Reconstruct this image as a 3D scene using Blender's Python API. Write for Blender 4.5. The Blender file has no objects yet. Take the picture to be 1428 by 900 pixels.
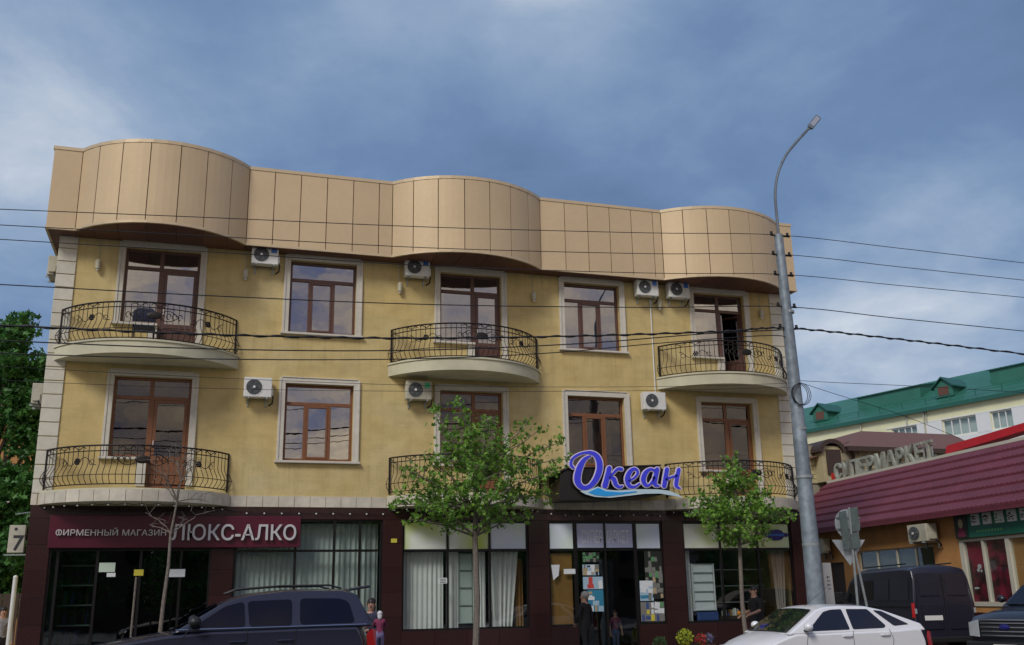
import bpy, bmesh, math, random
from mathutils import Vector, Matrix
R_ = math.radians
rnd = random.Random(7)
sc = bpy.context.scene
COL = sc.collection
# ------------------------------------------------------------------ camera
F, YAW, PIT, ROL, CH, FY = 1375.677, R_(17.7589), R_(15.4767), R_(-1.0704), 1.65, 25.33   # FY: facade plane
_cy, _sy = math.cos(YAW), math.sin(YAW)
cf = Vector((_sy*math.cos(PIT), _cy*math.cos(PIT), math.sin(PIT)))
cr = Vector((_cy, -_sy, 0)); cu = cr.cross(cf)
cr, cu = math.cos(ROL)*cr+math.sin(ROL)*cu, -math.sin(ROL)*cr+math.cos(ROL)*cu
camd = bpy.data.cameras.new("camera"); cam = bpy.data.objects.new("camera", camd); COL.objects.link(cam)
camd.sensor_width = 36; camd.lens = F/1428*36; camd.clip_end = 3000; camd.clip_start = .1
m = Matrix((cr, cu, -cf)).transposed().to_4x4(); m.translation = (0, 0, CH); cam.matrix_world = m
sc.camera = cam
def ray(px, py): return F*cf+(px-714)*cr-(py-450)*cu
def at(px, py, Y=FY):
    d = ray(px, py); k = Y/d.y
    return Vector((d.x*k, Y, CH+d.z*k))
def azd(px, dist):
    d = ray(px, 830); h = Vector((d.x, d.y)).normalized(); return h*dist
# ------------------------------------------------------------------ light
sc.view_settings.view_transform = 'Standard'; sc.view_settings.look = 'None'
sc.view_settings.exposure = 0.36; sc.view_settings.gamma = 1
SUN_DIR = Vector((-.62, -.62, .80)).normalized()      # towards the sun (behind the camera, to its left)
sl = bpy.data.lights.new("sun", 'SUN'); so = bpy.data.objects.new("sun", sl); COL.objects.link(so)
sl.energy = 1.65; sl.angle = R_(18); sl.color = (1, .95, .88)
so.rotation_euler = SUN_DIR.to_track_quat('Z', 'Y').to_euler()
W = bpy.data.worlds.new("World"); sc.world = W; W.use_nodes = True
def build_world():
    nt = W.node_tree; N = nt.nodes; L = nt.links; N.clear()
    out = N.new('ShaderNodeOutputWorld')
    sky = N.new('ShaderNodeTexSky'); sky.sky_type = 'NISHITA'; sky.sun_disc = False
    sky.sun_elevation = math.asin(SUN_DIR.z); sky.sun_rotation = math.atan2(SUN_DIR.x, SUN_DIR.y)
    bs = N.new('ShaderNodeBackground'); bs.inputs[1].default_value = .06; L.new(sky.outputs[0], bs.inputs[0])
    tc = N.new('ShaderNodeTexCoord'); nrm = N.new('ShaderNodeVectorMath'); nrm.operation = 'NORMALIZE'
    L.new(tc.outputs['Generated'], nrm.inputs[0]); D = nrm.outputs[0]
    sp = N.new('ShaderNodeSeparateXYZ'); L.new(D, sp.inputs[0])
    def M(op, a, b=None, c=None, clamp=False):
        n = N.new('ShaderNodeMath'); n.operation = op; n.use_clamp = clamp
        for i, v in enumerate((a, b, c)):
            if v is None: continue
            if isinstance(v, (int, float)): n.inputs[i].default_value = v
            else: L.new(v, n.inputs[i])
        return n.outputs[0]
    zz = M('MAXIMUM', sp.outputs[2], 0.0)
    den = M('ADD', zz, .30)
    cb = N.new('ShaderNodeCombineXYZ'); L.new(M('DIVIDE', sp.outputs[0], den), cb.inputs[0]); L.new(M('DIVIDE', sp.outputs[1], den), cb.inputs[1])
    L.new(M('MULTIPLY', zz, 1.2), cb.inputs[2])
    def noise(scale, det, rough, dist=0, off=(0, 0, 0)):
        mp = N.new('ShaderNodeMapping'); mp.inputs['Location'].default_value = off; L.new(cb.outputs[0], mp.inputs[0])
        n = N.new('ShaderNodeTexNoise'); n.inputs['Scale'].default_value = scale; n.inputs['Detail'].default_value = det
        n.inputs['Roughness'].default_value = rough; n.inputs['Distortion'].default_value = dist
        L.new(mp.outputs[0], n.inputs['Vector']); return n.outputs[0]
    n1 = noise(1.15, 3, .5, .3, (3.1, 1.7, 0)); n2 = noise(2.9, 8, .55, .25, (0, 5, 2)); n3 = noise(6.5, 8, .62, .2, (9, 2, 4))
    def blob(px, py, rad, amt):
        d = ray(px, py).normalized()
        dp = N.new('ShaderNodeVectorMath'); dp.operation = 'DOT_PRODUCT'; L.new(D, dp.inputs[0]); dp.inputs[1].default_value = d
        t = M('SUBTRACT', dp.outputs['Value'], 1.0)
        k = 1/(R_(rad)**2/2)
        return M('MULTIPLY', M('POWER', 2.718, M('MULTIPLY', t, k)), amt)
    tot = None
    for b in [(760, 30, 8, .20), (400, 10, 7, .08), (0, 210, 6, .20), (60, 60, 6, .06), (1290, 290, 7, .07), (1180, 500, 6, .28), (1380, 460, 5, .20), (640, 205, 6, -.13), (900, 250, 7, -.12), (1270, 260, 3, .03), (1370, 270, 2.5, .05), (560, 60, 4, .05), (320, 120, 6, -.04), (1330, 60, 9, -.10), (200, 160, 5, .06), (60, 400, 8, .08), (560, 110, 5, .05)]:
        v = blob(*b); tot = v if tot is None else M('ADD', tot, v)
    # warm broken cloud low in the sky opposite the building
    base = M('ADD', M('MULTIPLY', n1, .50), M('MULTIPLY_ADD', n2, .72, -.19))
    fine = M('MULTIPLY', M('SUBTRACT', n3, .5), .20)
    val = M('ADD', M('ADD', base, fine), tot)
    hz = M('MULTIPLY', M('SUBTRACT', .22, zz, clamp=True), 1.1)
    val = M('ADD', val, hz)
    rp = N.new('ShaderNodeValToRGB'); e = rp.color_ramp
    stops = [(.20, (.092, .152, .272)), (.38, (.124, .198, .345)), (.50, (.168, .252, .395)), (.62, (.238, .320, .450)), (.78, (.41, .47, .56)), (.95, (.70, .73, .75))]
    e.elements[0].position = stops[0][0]; e.elements[0].color = (*stops[0][1], 1)
    e.elements[1].position = stops[-1][0]; e.elements[1].color = (*stops[-1][1], 1)
    for p, c in stops[1:-1]:
        x = e.elements.new(p); x.color = (*c, 1)
    L.new(val, rp.inputs[0])
    # opposite half: sun behind broken cloud
    back = M('MULTIPLY_ADD', sp.outputs[1], -2.2, -.1, clamp=True)
    wn = M('ADD', M('MULTIPLY', n2, .9), M('MULTIPLY', n3, .35))
    wr = N.new('ShaderNodeValToRGB'); e = wr.color_ramp
    e.elements[0].position = .48; e.elements[0].color = (.12, .16, .36, 1); e.elements[1].position = .90; e.elements[1].color = (.95, .78, .55, 1)
    x = e.elements.new(.58); x.color = (.22, .23, .34, 1); x = e.elements.new(.70); x.color = (.52, .44, .38, 1)
    L.new(M('ADD', wn, M('MULTIPLY', M('SUBTRACT', .40, zz), .35)), wr.inputs[0])
    mx = N.new('ShaderNodeMixRGB'); L.new(back, mx.inputs[0]); L.new(rp.outputs[0], mx.inputs[1]); L.new(wr.outputs[0], mx.inputs[2])
    bc = N.new('ShaderNodeBackground'); L.new(mx.outputs[0], bc.inputs[0]); bc.inputs[1].default_value = 1.0
    ms = N.new('ShaderNodeMixShader'); ms.inputs[0].default_value = .93
    L.new(bs.outputs[0], ms.inputs[1]); L.new(bc.outputs[0], ms.inputs[2]); L.new(ms.outputs[0], out.inputs[0])
build_world()
# ------------------------------------------------------------------ materials
def mat(name, col, rough=.7, metal=0, var=0, scale=8, bump=0, bscale=40, spec=.5, objvar=0, dirt=0, coat=0, sheen=0):
    """principled material with optional noise variation (var), fine relief (bump), per object tone (objvar), blotchy dirt"""
    m = bpy.data.materials.new(name); m.use_nodes = True; nt = m.node_tree; N = nt.nodes; L = nt.links
    p = N['Principled BSDF']; p.inputs['Roughness'].default_value = rough; p.inputs['Metallic'].default_value = metal
    p.inputs['Specular IOR Level'].default_value = spec; p.inputs['Coat Weight'].default_value = coat
    p.inputs['Base Color'].default_value = (*col, 1)
    g = N.new('ShaderNodeNewGeometry'); src = None
    def noise(sc_, det=4, vec=None):
        n = N.new('ShaderNodeTexNoise'); n.inputs['Scale'].default_value = sc_; n.inputs['Detail'].default_value = det
        L.new(vec or g.outputs['Position'], n.inputs['Vector']); return n.outputs[0]
    def mul(colsock, facsock, lo, hi):
        mr = N.new('ShaderNodeMapRange'); mr.inputs[1].default_value = .3; mr.inputs[2].default_value = .7
        mr.inputs[3].default_value = lo; mr.inputs[4].default_value = hi; L.new(facsock, mr.inputs[0])
        vm = N.new('ShaderNodeVectorMath'); vm.operation = 'SCALE'
        L.new(mr.outputs[0], vm.inputs['Scale'])
        if colsock is None: vm.inputs[0].default_value = col
        else: L.new(colsock, vm.inputs[0])
        return vm.outputs[0]
    if var: src = mul(src, noise(scale), 1-var, 1+var)
    if dirt: src = mul(src, noise(.9, 6), 1-dirt, 1+dirt*.4)
    if objvar:
        oi = N.new('ShaderNodeObjectInfo'); mr = N.new('ShaderNodeMapRange')
        mr.inputs[3].default_value = 1-objvar; mr.inputs[4].default_value = 1+objvar; L.new(oi.outputs['Random'], mr.inputs[0])
        vm = N.new('ShaderNodeVectorMath'); vm.operation = 'SCALE'; L.new(mr.outputs[0], vm.inputs['Scale'])
        if src is None: vm.inputs[0].default_value = col
        else: L.new(src, vm.inputs[0])
        src = vm.outputs[0]
    if src is not None: L.new(src, p.inputs['Base Color'])
    if bump:
        b = N.new('ShaderNodeBump'); b.inputs['Strength'].default_value = bump; b.inputs['Distance'].default_value = .01
        L.new(noise(bscale, 5), b.inputs['Height']); L.new(b.outputs[0], p.inputs['Normal'])
    return m
MT = {}
def mk(key, *a, **k): MT[key] = mat(key, *a, **k)
mk('cream_stone', (.62, .60, .50), .75, var=.05, bump=.15, objvar=.05, dirt=.06)
mk('surround_stone', (.60, .57, .49), .7, var=.06, bump=.1, dirt=.10)
mk('slab_plaster', (.58, .56, .40), .8, var=.07, scale=3, bump=.2, dirt=.18)
mk('band_stone', (.58, .54, .44), .6, var=.12, scale=5, objvar=.10, dirt=.10)
mk('granite', (.036, .014, .014), .22, var=.25, scale=60, objvar=.14, spec=.5)
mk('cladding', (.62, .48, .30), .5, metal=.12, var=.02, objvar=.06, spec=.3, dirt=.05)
mk('cladding_trim', (.60, .48, .31), .4, metal=.2, var=.03)
mk('seam_dark', (.13, .06, .025), .8)
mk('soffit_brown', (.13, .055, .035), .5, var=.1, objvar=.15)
mk('brown_frame', (.20, .080, .034), .45, var=.15, scale=20)
mk('brown_frame_upper', (.105, .048, .036), .4, var=.12, scale=20)
mk('iron', (.018, .014, .013), .5, metal=.4, var=.2)
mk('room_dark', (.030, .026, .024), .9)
mk('shop_room', (.035, .032, .03), .9, var=.2)
mk('black_frame', (.012, .011, .012), .35, metal=.3)
mk('white_enamel', (.70, .71, .68), .45, var=.05, dirt=.12)
mk('old_enamel', (.50, .48, .38), .55, var=.1, dirt=.25)
mk('grille_dark', (.12, .13, .135), .5)
mk('fan_dark', (.075, .085, .09), .5)
mk('hub_white', (.7, .7, .7), .4)
mk('sticker_blue', (.05, .18, .55), .4); mk('sticker_green', (.02, .42, .18), .4)
mk('lamp_cream', (.48, .46, .34), .4)
mk('cable_black', (.012, .012, .014), .6)
mk('pole_metal', (.26, .31, .35), .55, metal=.35, var=.25, scale=6, bump=.2, bscale=30, dirt=.35)
mk('arm_metal', (.16, .19, .22), .5, metal=.4, var=.2)
mk('bark_grey', (.17, .145, .12), .9, var=.3, scale=25, bump=.6, bscale=60)
mk('bark_dark', (.07, .055, .042), .9, var=.3, scale=25, bump=.6, bscale=60)
mk('burgundy', (.085, .006, .022), .35, var=.1, scale=3)
mk('letter_silver', (.60, .60, .62), .35, metal=.2)
mk('sign_black', (.010, .009, .010), .35, var=.2)
mk('letter_blue', (.050, .060, .80), .35)
mk('letter_edge', (.74, .66, .80), .4)
mk('wave_blue', (.02, .36, .85), .35); mk('wave_pale', (.55, .72, .80), .4)
mk('asphalt', (.05, .05, .052), .9, var=.2, scale=30, bump=.4, bscale=120, dirt=.2)
mk('paving', (.22, .21, .19), .85, var=.12, scale=20, objvar=.08, bump=.2, dirt=.15)
mk('kerb', (.30, .29, .27), .85, var=.12, scale=20, objvar=.08)
mk('road_paint', (.75, .75, .72), .7, var=.1, dirt=.3)
mk('car_white', (.78, .79, .81), .25, coat=.6)
mk('car_navy', (.018, .021, .040), .25, coat=.6, spec=.5)
mk('car_ink', (.010, .011, .020), .28, coat=.3)
mk('van_blue', (.018, .018, .032), .38, coat=.3, dirt=.2)
mk('trim_black', (.014, .014, .015), .5); mk('seam', (.05, .05, .055), .6)
mk('tyre', (.02, .02, .02), .85); mk('chrome', (.6, .6, .62), .15, metal=1)
mk('rim', (.4, .4, .42), .3, metal=.8)
mk('tail_red', (.45, .012, .015), .2, coat=.6); mk('lamp_clear', (.45, .48, .5), .12, metal=.3, coat=.8)
mk('plate', (.7, .7, .68), .5)
mk('ink', (.03, .03, .035), .7)
mk('skin', (.42, .24, .17), .55); mk('hair_dark', (.015, .011, .009), .6); mk('hair_grey', (.30, .29, .27), .7)
mk('cloth_black', (.014, .015, .016), .9); mk('cloth_navy', (.03, .035, .07), .9); mk('cloth_white', (.60, .60, .62), .85, var=.2, scale=25)
mk('cloth_magenta', (.20, .03, .08), .85); mk('cloth_grey', (.25, .24, .26), .9, var=.4, scale=30); mk('denim', (.06, .10, .22), .9); mk('cloth_lilac', (.22, .19, .38), .85, var=.3, scale=30)
mk('cloth_khaki', (.30, .27, .22), .9); mk('cloth_wine', (.10, .02, .03), .9)
mk('orange_wall', (.50, .25, .085), .8, var=.08, scale=3, dirt=.15)
mk('roof_wine', (.145, .028, .045), .62, var=.12, scale=4, dirt=.15, objvar=.06)
mk('green_sheet', (.035, .165, .115), .45, var=.08, scale=.8, dirt=.12)
mk('green_dark', (.02, .11, .085), .5)
mk('yellow_wall', (.74, .73, .48), .8, var=.04, scale=1, dirt=.06)
mk('pvc_white', (.72, .74, .74), .4, var=.03)
mk('brown_tile', (.16, .075, .055), .7, var=.15, scale=6)
mk('yellow_brick', (.50, .44, .26), .85, objvar=.2, var=.1)
mk('mortar', (.30, .27, .20), .9)
mk('brown_wood', (.05, .03, .022), .6)
mk('red_beam', (.55, .012, .018), .4, var=.1, scale=3)
mk('cream_frame', (.60, .58, .48), .5, dirt=.1)
mk('letter_grey', (.34, .36, .30), .7, dirt=.3, var=.15)
mk('sign_green', (.012, .13, .085), .4, var=.15, scale=2)
mk('paper_white', (.68, .72, .74), .7); mk('paper_yellow', (.62, .55, .06), .7); mk('paper_green', (.50, .62, .52), .7)
mk('ochre_board', (.30, .15, .035), .6, var=.15, scale=3)
mk('galv', (.33, .37, .37), .5, metal=.4, var=.15); mk('sign_back', (.50, .54, .56), .5, metal=.2, var=.1)
mk('post_box', (.13, .17, .16), .6, metal=.2, var=.2)
mk('flower_lime', (.42, .48, .03), .8); mk('flower_red', (.45, .04, .04), .8); mk('bush_green', (.04, .10, .03), .8)
mk('curtain_white', (.78, .78, .76), .9, var=.05, scale=3); mk('curtain_grey', (.48, .53, .51), .9, var=.08, scale=3); mk('curtain_brown', (.12, .075, .05), .9)
mk('curtain_pale', (.33, .29, .26), .9); mk('shelf_pale', (.50, .58, .54), .6); mk('teal_post', (.12, .20, .20), .5)
mk('opposite_brick', (.16, .10, .08), .85, var=.15)
mk('crimson_print', (.34, .025, .06), .5, var=.4, scale=2.5)
mk('goods_a', (.45, .45, .43), .6, objvar=.4); mk('goods_orange', (.80, .28, .02), .5); mk('goods_blue', (.04, .08, .25), .5)

def wall_material():
    m = mat('travertine_yellow', (.46, .36, .16), .75); nt = m.node_tree; N = nt.nodes; L = nt.links; p = N['Principled BSDF']
    g = N.new('ShaderNodeNewGeometry')
    def noise(scale, det, rough=.55, sx=(1, 1, 1)):
        mp = N.new('ShaderNodeMapping'); mp.inputs['Scale'].default_value = sx; L.new(g.outputs['Position'], mp.inputs[0])
        n = N.new('ShaderNodeTexNoise'); n.inputs['Scale'].default_value = scale; n.inputs['Detail'].default_value = det; n.inputs['Roughness'].default_value = rough
        L.new(mp.outputs[0], n.inputs['Vector']); return n.outputs[0]
    def ramp(s, stops):
        r = N.new('ShaderNodeValToRGB'); e = r.color_ramp; e.elements[0].position = stops[0][0]; e.elements[0].color = (*stops[0][1], 1)
        e.elements[1].position = stops[-1][0]; e.elements[1].color = (*stops[-1][1], 1)
        for q, c in stops[1:-1]: x = e.elements.new(q); x.color = (*c, 1)
        L.new(s, r.inputs[0]); return r.outputs[0]
    base = ramp(noise(.55, 5), [(.28, (.54, .405, .160)), (.5, (.59, .465, .205)), (.72, (.61, .51, .262))])
    st = ramp(noise(2.2, 8, .6, (1, 1, 1.6)), [(.3, (.86, .85, .82)), (.55, (1, 1, 1)), (.75, (1.06, 1.06, 1.08))])
    gr = ramp(noise(30, 4), [(.3, (.93, .93, .92)), (.7, (1.05, 1.05, 1.05))])
    bk = N.new('ShaderNodeTexBrick'); mp = N.new('ShaderNodeMapping'); mp.inputs['Rotation'].default_value = (R_(-90), 0, 0)
    L.new(g.outputs['Position'], mp.inputs[0]); L.new(mp.outputs[0], bk.inputs['Vector'])
    bk.inputs['Scale'].default_value = 1; bk.inputs['Brick Width'].default_value = .6; bk.inputs['Row Height'].default_value = .33; bk.inputs['Mortar Size'].default_value = .004
    bk.inputs['Color1'].default_value = (.97, .97, .97, 1); bk.inputs['Color2'].default_value = (1.04, 1.03, 1.0, 1); bk.inputs['Mortar'].default_value = (.92, .91, .88, 1)
    def mulc(a, b):
        x = N.new('ShaderNodeMixRGB'); x.blend_type = 'MULTIPLY'; x.inputs[0].default_value = 1; L.new(a, x.inputs[1]); L.new(b, x.inputs[2]); return x.outputs[0]
    sk = ramp(noise(1.0, 5, .6, (5, 5, .35)), [(.30, (.92, .915, .90)), (.48, (1, 1, 1)), (.75, (1.03, 1.03, 1.04))]); base = mulc(base, sk)
    # rain streaks running down from sills and slabs
    sx = N.new('ShaderNodeSeparateXYZ'); L.new(g.outputs['Position'], sx.inputs[0])
    def band(z1, z0):
        r = N.new('ShaderNodeMapRange'); r.inputs[1].default_value = z0; r.inputs[2].default_value = z1; L.new(sx.outputs[2], r.inputs[0])
        c = N.new('ShaderNodeMath'); c.operation = 'LESS_THAN'; L.new(sx.outputs[2], c.inputs[0]); c.inputs[1].default_value = z1
        q = N.new('ShaderNodeMath'); q.operation = 'MULTIPLY'; L.new(r.outputs[0], q.inputs[0]); L.new(c.outputs[0], q.inputs[1]); return q.outputs[0]
    bsum = N.new('ShaderNodeMath'); bsum.operation = 'ADD'; L.new(band(4.95, 4.15), bsum.inputs[0]); L.new(band(8.30, 7.2), bsum.inputs[1])
    b3 = N.new('ShaderNodeMath'); b3.operation = 'ADD'; L.new(bsum.outputs[0], b3.inputs[0]); L.new(band(10.5, 9.5), b3.inputs[1])
    sn = N.new('ShaderNodeMapRange'); sn.inputs[1].default_value = .50; sn.inputs[2].default_value = .72; L.new(noise(1.0, 4, .65, (9, 9, .25)), sn.inputs[0])
    sm2 = N.new('ShaderNodeMath'); sm2.operation = 'MULTIPLY'; L.new(b3.outputs[0], sm2.inputs[0]); L.new(sn.outputs[0], sm2.inputs[1])
    sm3 = N.new('ShaderNodeMath'); sm3.operation = 'MULTIPLY'; sm3.use_clamp = True; L.new(sm2.outputs[0], sm3.inputs[0]); sm3.inputs[1].default_value = .42
    mxs = N.new('ShaderNodeMixRGB'); L.new(sm3.outputs[0], mxs.inputs[0]); L.new(base, mxs.inputs[1]); mxs.inputs[2].default_value = (.24, .20, .12, 1); base = mxs.outputs[0]
    L.new(mulc(mulc(mulc(base, st), gr), bk.outputs[0]), p.inputs['Base Color'])
    b = N.new('ShaderNodeBump'); b.inputs['Strength'].default_value = .2; b.inputs['Distance'].default_value = .01; L.new(noise(25, 6), b.inputs['Height']); L.new(b.outputs[0], p.inputs['Normal'])
    return m
MT['wall_yellow'] = wall_material()
def glass(name, refl, tint, base=.05, fres=False, rough=.0):
    m = bpy.data.materials.new(name); m.use_nodes = True; nt = m.node_tree; N = nt.nodes; L = nt.links; N.clear()
    out = N.new('ShaderNodeOutputMaterial'); tr = N.new('ShaderNodeBsdfTransparent'); tr.inputs[0].default_value = (*tint, 1)
    gl = N.new('ShaderNodeBsdfGlossy'); gl.inputs['Roughness'].default_value = rough; gl.inputs[0].default_value = (.93, .94, .95, 1)
    # slightly uneven panes
    g = N.new('ShaderNodeNewGeometry'); n = N.new('ShaderNodeTexNoise'); n.inputs['Scale'].default_value = 1.6; L.new(g.outputs['Position'], n.inputs['Vector'])
    b = N.new('ShaderNodeBump'); b.inputs['Strength'].default_value = .04; b.inputs['Distance'].default_value = .05; L.new(n.outputs[0], b.inputs['Height']); L.new(b.outputs[0], gl.inputs['Normal'])
    mx = N.new('ShaderNodeMixShader')
    fr = N.new('ShaderNodeLayerWeight'); fr.inputs[0].default_value = .5
    pw = N.new('ShaderNodeMath'); pw.operation = 'POWER'; L.new(fr.outputs['Facing'], pw.inputs[0]); pw.inputs[1].default_value = 4.5
    ma = N.new('ShaderNodeMath'); ma.operation = 'MULTIPLY_ADD'; L.new(pw.outputs[0], ma.inputs[0]); ma.inputs[1].default_value = .8 if fres else .5; ma.inputs[2].default_value = refl+.045
    L.new(ma.outputs[0], mx.inputs[0]); L.new(tr.outputs[0], mx.inputs[1]); L.new(gl.outputs[0], mx.inputs[2]); L.new(mx.outputs[0], out.inputs[0])
    return m
MT['pane_mirror'] = glass('pane_mirror', .30, (.45, .40, .38))
MT['pane_soft'] = glass('pane_soft', .035, (.55, .48, .43))
MT['pane_shop'] = glass('pane_shop', .02, (.93, .96, .95), fres=True)
MT['pane_dark'] = glass('pane_dark', .03, (.55, .60, .58), fres=True)
mk('car_glass', (.010, .012, .016), .05, spec=.6, coat=.3)
mk('car_glass_blue', (.003, .004, .012), .05, spec=.35)
def film(name, a, b, scale=.8, off=0):
    m = mat(name, a, .5); nt = m.node_tree; N = nt.nodes; L = nt.links
    g = N.new('ShaderNodeNewGeometry'); n = N.new('ShaderNodeTexNoise'); n.inputs['Scale'].default_value = scale; n.inputs['Detail'].default_value = 2
    mp = N.new('ShaderNodeMapping'); mp.inputs['Location'].default_value = (off, 0, 0); L.new(g.outputs['Position'], mp.inputs[0]); L.new(mp.outputs[0], n.inputs['Vector'])
    r = N.new('ShaderNodeValToRGB'); r.color_ramp.elements[0].position = .40; r.color_ramp.elements[0].color = (*a, 1); r.color_ramp.elements[1].position = .62; r.color_ramp.elements[1].color = (*b, 1)
    L.new(n.outputs[0], r.inputs[0]); L.new(r.outputs[0], N['Principled BSDF'].inputs['Base Color']); return m
MT['film_green'] = film('film_green', (.74, .80, .72), (.50, .64, .12), .9, 1.0)
MT['film_lime'] = film('film_lime', (.60, .72, .44), (.64, .70, .36), .7, 4)
MT['film_pale'] = film('film_pale', (.68, .76, .86), (.66, .78, .70), .9, 2)
MT['film_blue'] = film('film_blue', (.34, .38, .56), (.46, .50, .66), 1.2, 3)
MT['crimson_print'] = film('crimson_print', (.33, .02, .06), (.045, .012, .018), 2.6, 7)
def leaf_mat(name, a, b, rough=.5):
    m = bpy.data.materials.new(name); m.use_nodes = True; nt = m.node_tree; N = nt.nodes; L = nt.links; p = N['Principled BSDF']
    g = N.new('ShaderNodeNewGeometry'); r = N.new('ShaderNodeValToRGB'); r.color_ramp.elements[0].color = (*a, 1); r.color_ramp.elements[1].color = (*b, 1)
    L.new(g.outputs['Random Per Island'], r.inputs[0]); L.new(r.outputs[0], p.inputs['Base Color']); p.inputs['Roughness'].default_value = rough
    t = N.new('ShaderNodeBsdfTranslucent'); L.new(r.outputs[0], t.inputs[0]); mx = N.new('ShaderNodeMixShader'); mx.inputs[0].default_value = .3
    L.new(p.outputs[0], mx.inputs[1]); L.new(t.outputs[0], mx.inputs[2]); L.new(mx.outputs[0], N['Material Output'].inputs[0]); return m
MT['leaf_plane'] = leaf_mat('leaf_plane', (.070, .19, .018), (.24, .43, .06))
MT['leaf_dark'] = leaf_mat('leaf_dark', (.026, .095, .024), (.10, .28, .06))
# ------------------------------------------------------------------ mesh helpers
def wl(o):
    v = Vector((0, 0, 0)); rot = False
    while o is not None: v += o.location; o = o.parent
    return v
class MB:
    def __init__(s): s.v = []; s.f = []; s.m = []; s.cur = 0; s.M = None
    def add(s, vs, fs):
        b = len(s.v)
        for v in vs:
            v = Vector(v)
            if s.M is not None: v = s.M @ v
            s.v.append(v)
        for f in fs: s.f.append([b+i for i in f]); s.m.append(s.cur)
    def box(s, x0, x1, y0, y1, z0, z1):
        s.add([(x, y, z) for z in (z0, z1) for y in (y0, y1) for x in (x0, x1)],
              [(0, 2, 3, 1), (4, 5, 7, 6), (0, 1, 5, 4), (2, 6, 7, 3), (0, 4, 6, 2), (1, 3, 7, 5)]); return s
    def quad(s, a, b, c, d): s.add([a, b, c, d], [(0, 1, 2, 3)]); return s
    def tube(s, pts, r, seg=6, cap=True):
        pts = [Vector(p) for p in pts]; n = len(pts); rr = r if isinstance(r, (list, tuple)) else [r]*n
        vs = []; up = None
        for i, p in enumerate(pts):
            t = (pts[min(i+1, n-1)]-pts[max(i-1, 0)]).normalized()
            if up is None:
                up = Vector((0, 0, 1)) if abs(t.z) < .9 else Vector((1, 0, 0))
            a = t.cross(up)
            if a.length < 1e-4: a = t.cross(Vector((0, 1, 0)))
            a.normalize(); b = a.cross(t).normalized(); up = b
            for k in range(seg):
                an = 2*math.pi*k/seg; vs.append(p+a*math.cos(an)*rr[i]+b*math.sin(an)*rr[i])
        fs = [(i*seg+k, i*seg+(k+1) % seg, (i+1)*seg+(k+1) % seg, (i+1)*seg+k) for i in range(n-1) for k in range(seg)]
        if cap: fs += [tuple(range(seg))[::-1], tuple((n-1)*seg+k for k in range(seg))]
        s.add(vs, fs); return s
    def cyl(s, c, axis, r, h, seg=20):
        a = Vector(axis).normalized(); c = Vector(c); return s.tube([c, c+a*h], r, seg)
    def prism(s, pts, d):
        """pts: closed loop of 3D points, extruded by vector d"""
        n = len(pts); d = Vector(d); p = [Vector(q) for q in pts]
        s.add(p+[q+d for q in p], [tuple(range(n)), tuple(range(2*n-1, n-1, -1))]+[(i, n+i, n+(i+1) % n, (i+1) % n) for i in range(n)]); return s
    def ball(s, c, rx, ry=None, rz=None, seg=12, rings=8):
        ry = ry or rx; rz = rz or rx; vs = []; fs = []
        for i in range(1, rings):
            th = math.pi*i/rings
            for k in range(seg):
                ph = 2*math.pi*k/seg; vs.append((c[0]+rx*math.sin(th)*math.cos(ph), c[1]+ry*math.sin(th)*math.sin(ph), c[2]+rz*math.cos(th)))
        t = len(vs); vs += [(c[0], c[1], c[2]+rz), (c[0], c[1], c[2]-rz)]
        for i in range(rings-2):
            for k in range(seg): fs.append((i*seg+k, (i+1)*seg+k, (i+1)*seg+(k+1) % seg, i*seg+(k+1) % seg))
        for k in range(seg): fs.append((t, k, (k+1) % seg)); fs.append((t+1, (rings-2)*seg+(k+1) % seg, (rings-2)*seg+k))
        s.add(vs, fs); return s
    def build(s, name, mats, parent=None, smooth=False, bevel=0, local=False, angle=40, fixn=True):
        me = bpy.data.meshes.new(name); off = Vector((0, 0, 0)) if (local or parent is None) else wl(parent)
        me.from_pydata([v-off for v in s.v], [], s.f)
        if isinstance(mats, str): mats = [mats]
        for k in mats: me.materials.append(MT[k])
        if len(mats) > 1: me.polygons.foreach_set('material_index', s.m)
        if fixn:
            bm = bmesh.new(); bm.from_mesh(me); bmesh.ops.recalc_face_normals(bm, faces=bm.faces); bm.to_mesh(me); bm.free()
        if smooth: me.polygons.foreach_set('use_smooth', [True]*len(me.polygons)); me.set_sharp_from_angle(angle=R_(angle))
        o = bpy.data.objects.new(name, me); COL.objects.link(o)
        if parent is not None: o.parent = parent
        if bevel:
            b = o.modifiers.new('bevel', 'BEVEL'); b.width = bevel; b.segments = 2; b.limit_method = 'ANGLE'; b.angle_limit = R_(35); b.harden_normals = smooth
        return o
def tag(o, label=None, cat=None, group=None, kind=None):
    if label: o['label'] = label
    if cat: o['category'] = cat
    if group: o['group'] = group
    if kind: o['kind'] = kind
    return o
def thing(name, label, cat, loc=(0, 0, 0), rz=0, group=None):
    o = bpy.data.objects.new(name, None); o.empty_display_size = .2; COL.objects.link(o); o.location = loc; o.rotation_euler = (0, 0, rz)
    return tag(o, label, cat, group)
def inst(src, parent, loc, rz=0, scale=None):
    o = src.copy(); COL.objects.link(o); o.parent = parent; o.location = loc; o.rotation_euler = (0, 0, rz)
    if scale: o.scale = scale
    return o
def copy_tree(o, parent=None):
    c = o.copy(); COL.objects.link(c); c.parent = parent
    for ch in o.children: copy_tree(ch, c)
    return c
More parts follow.
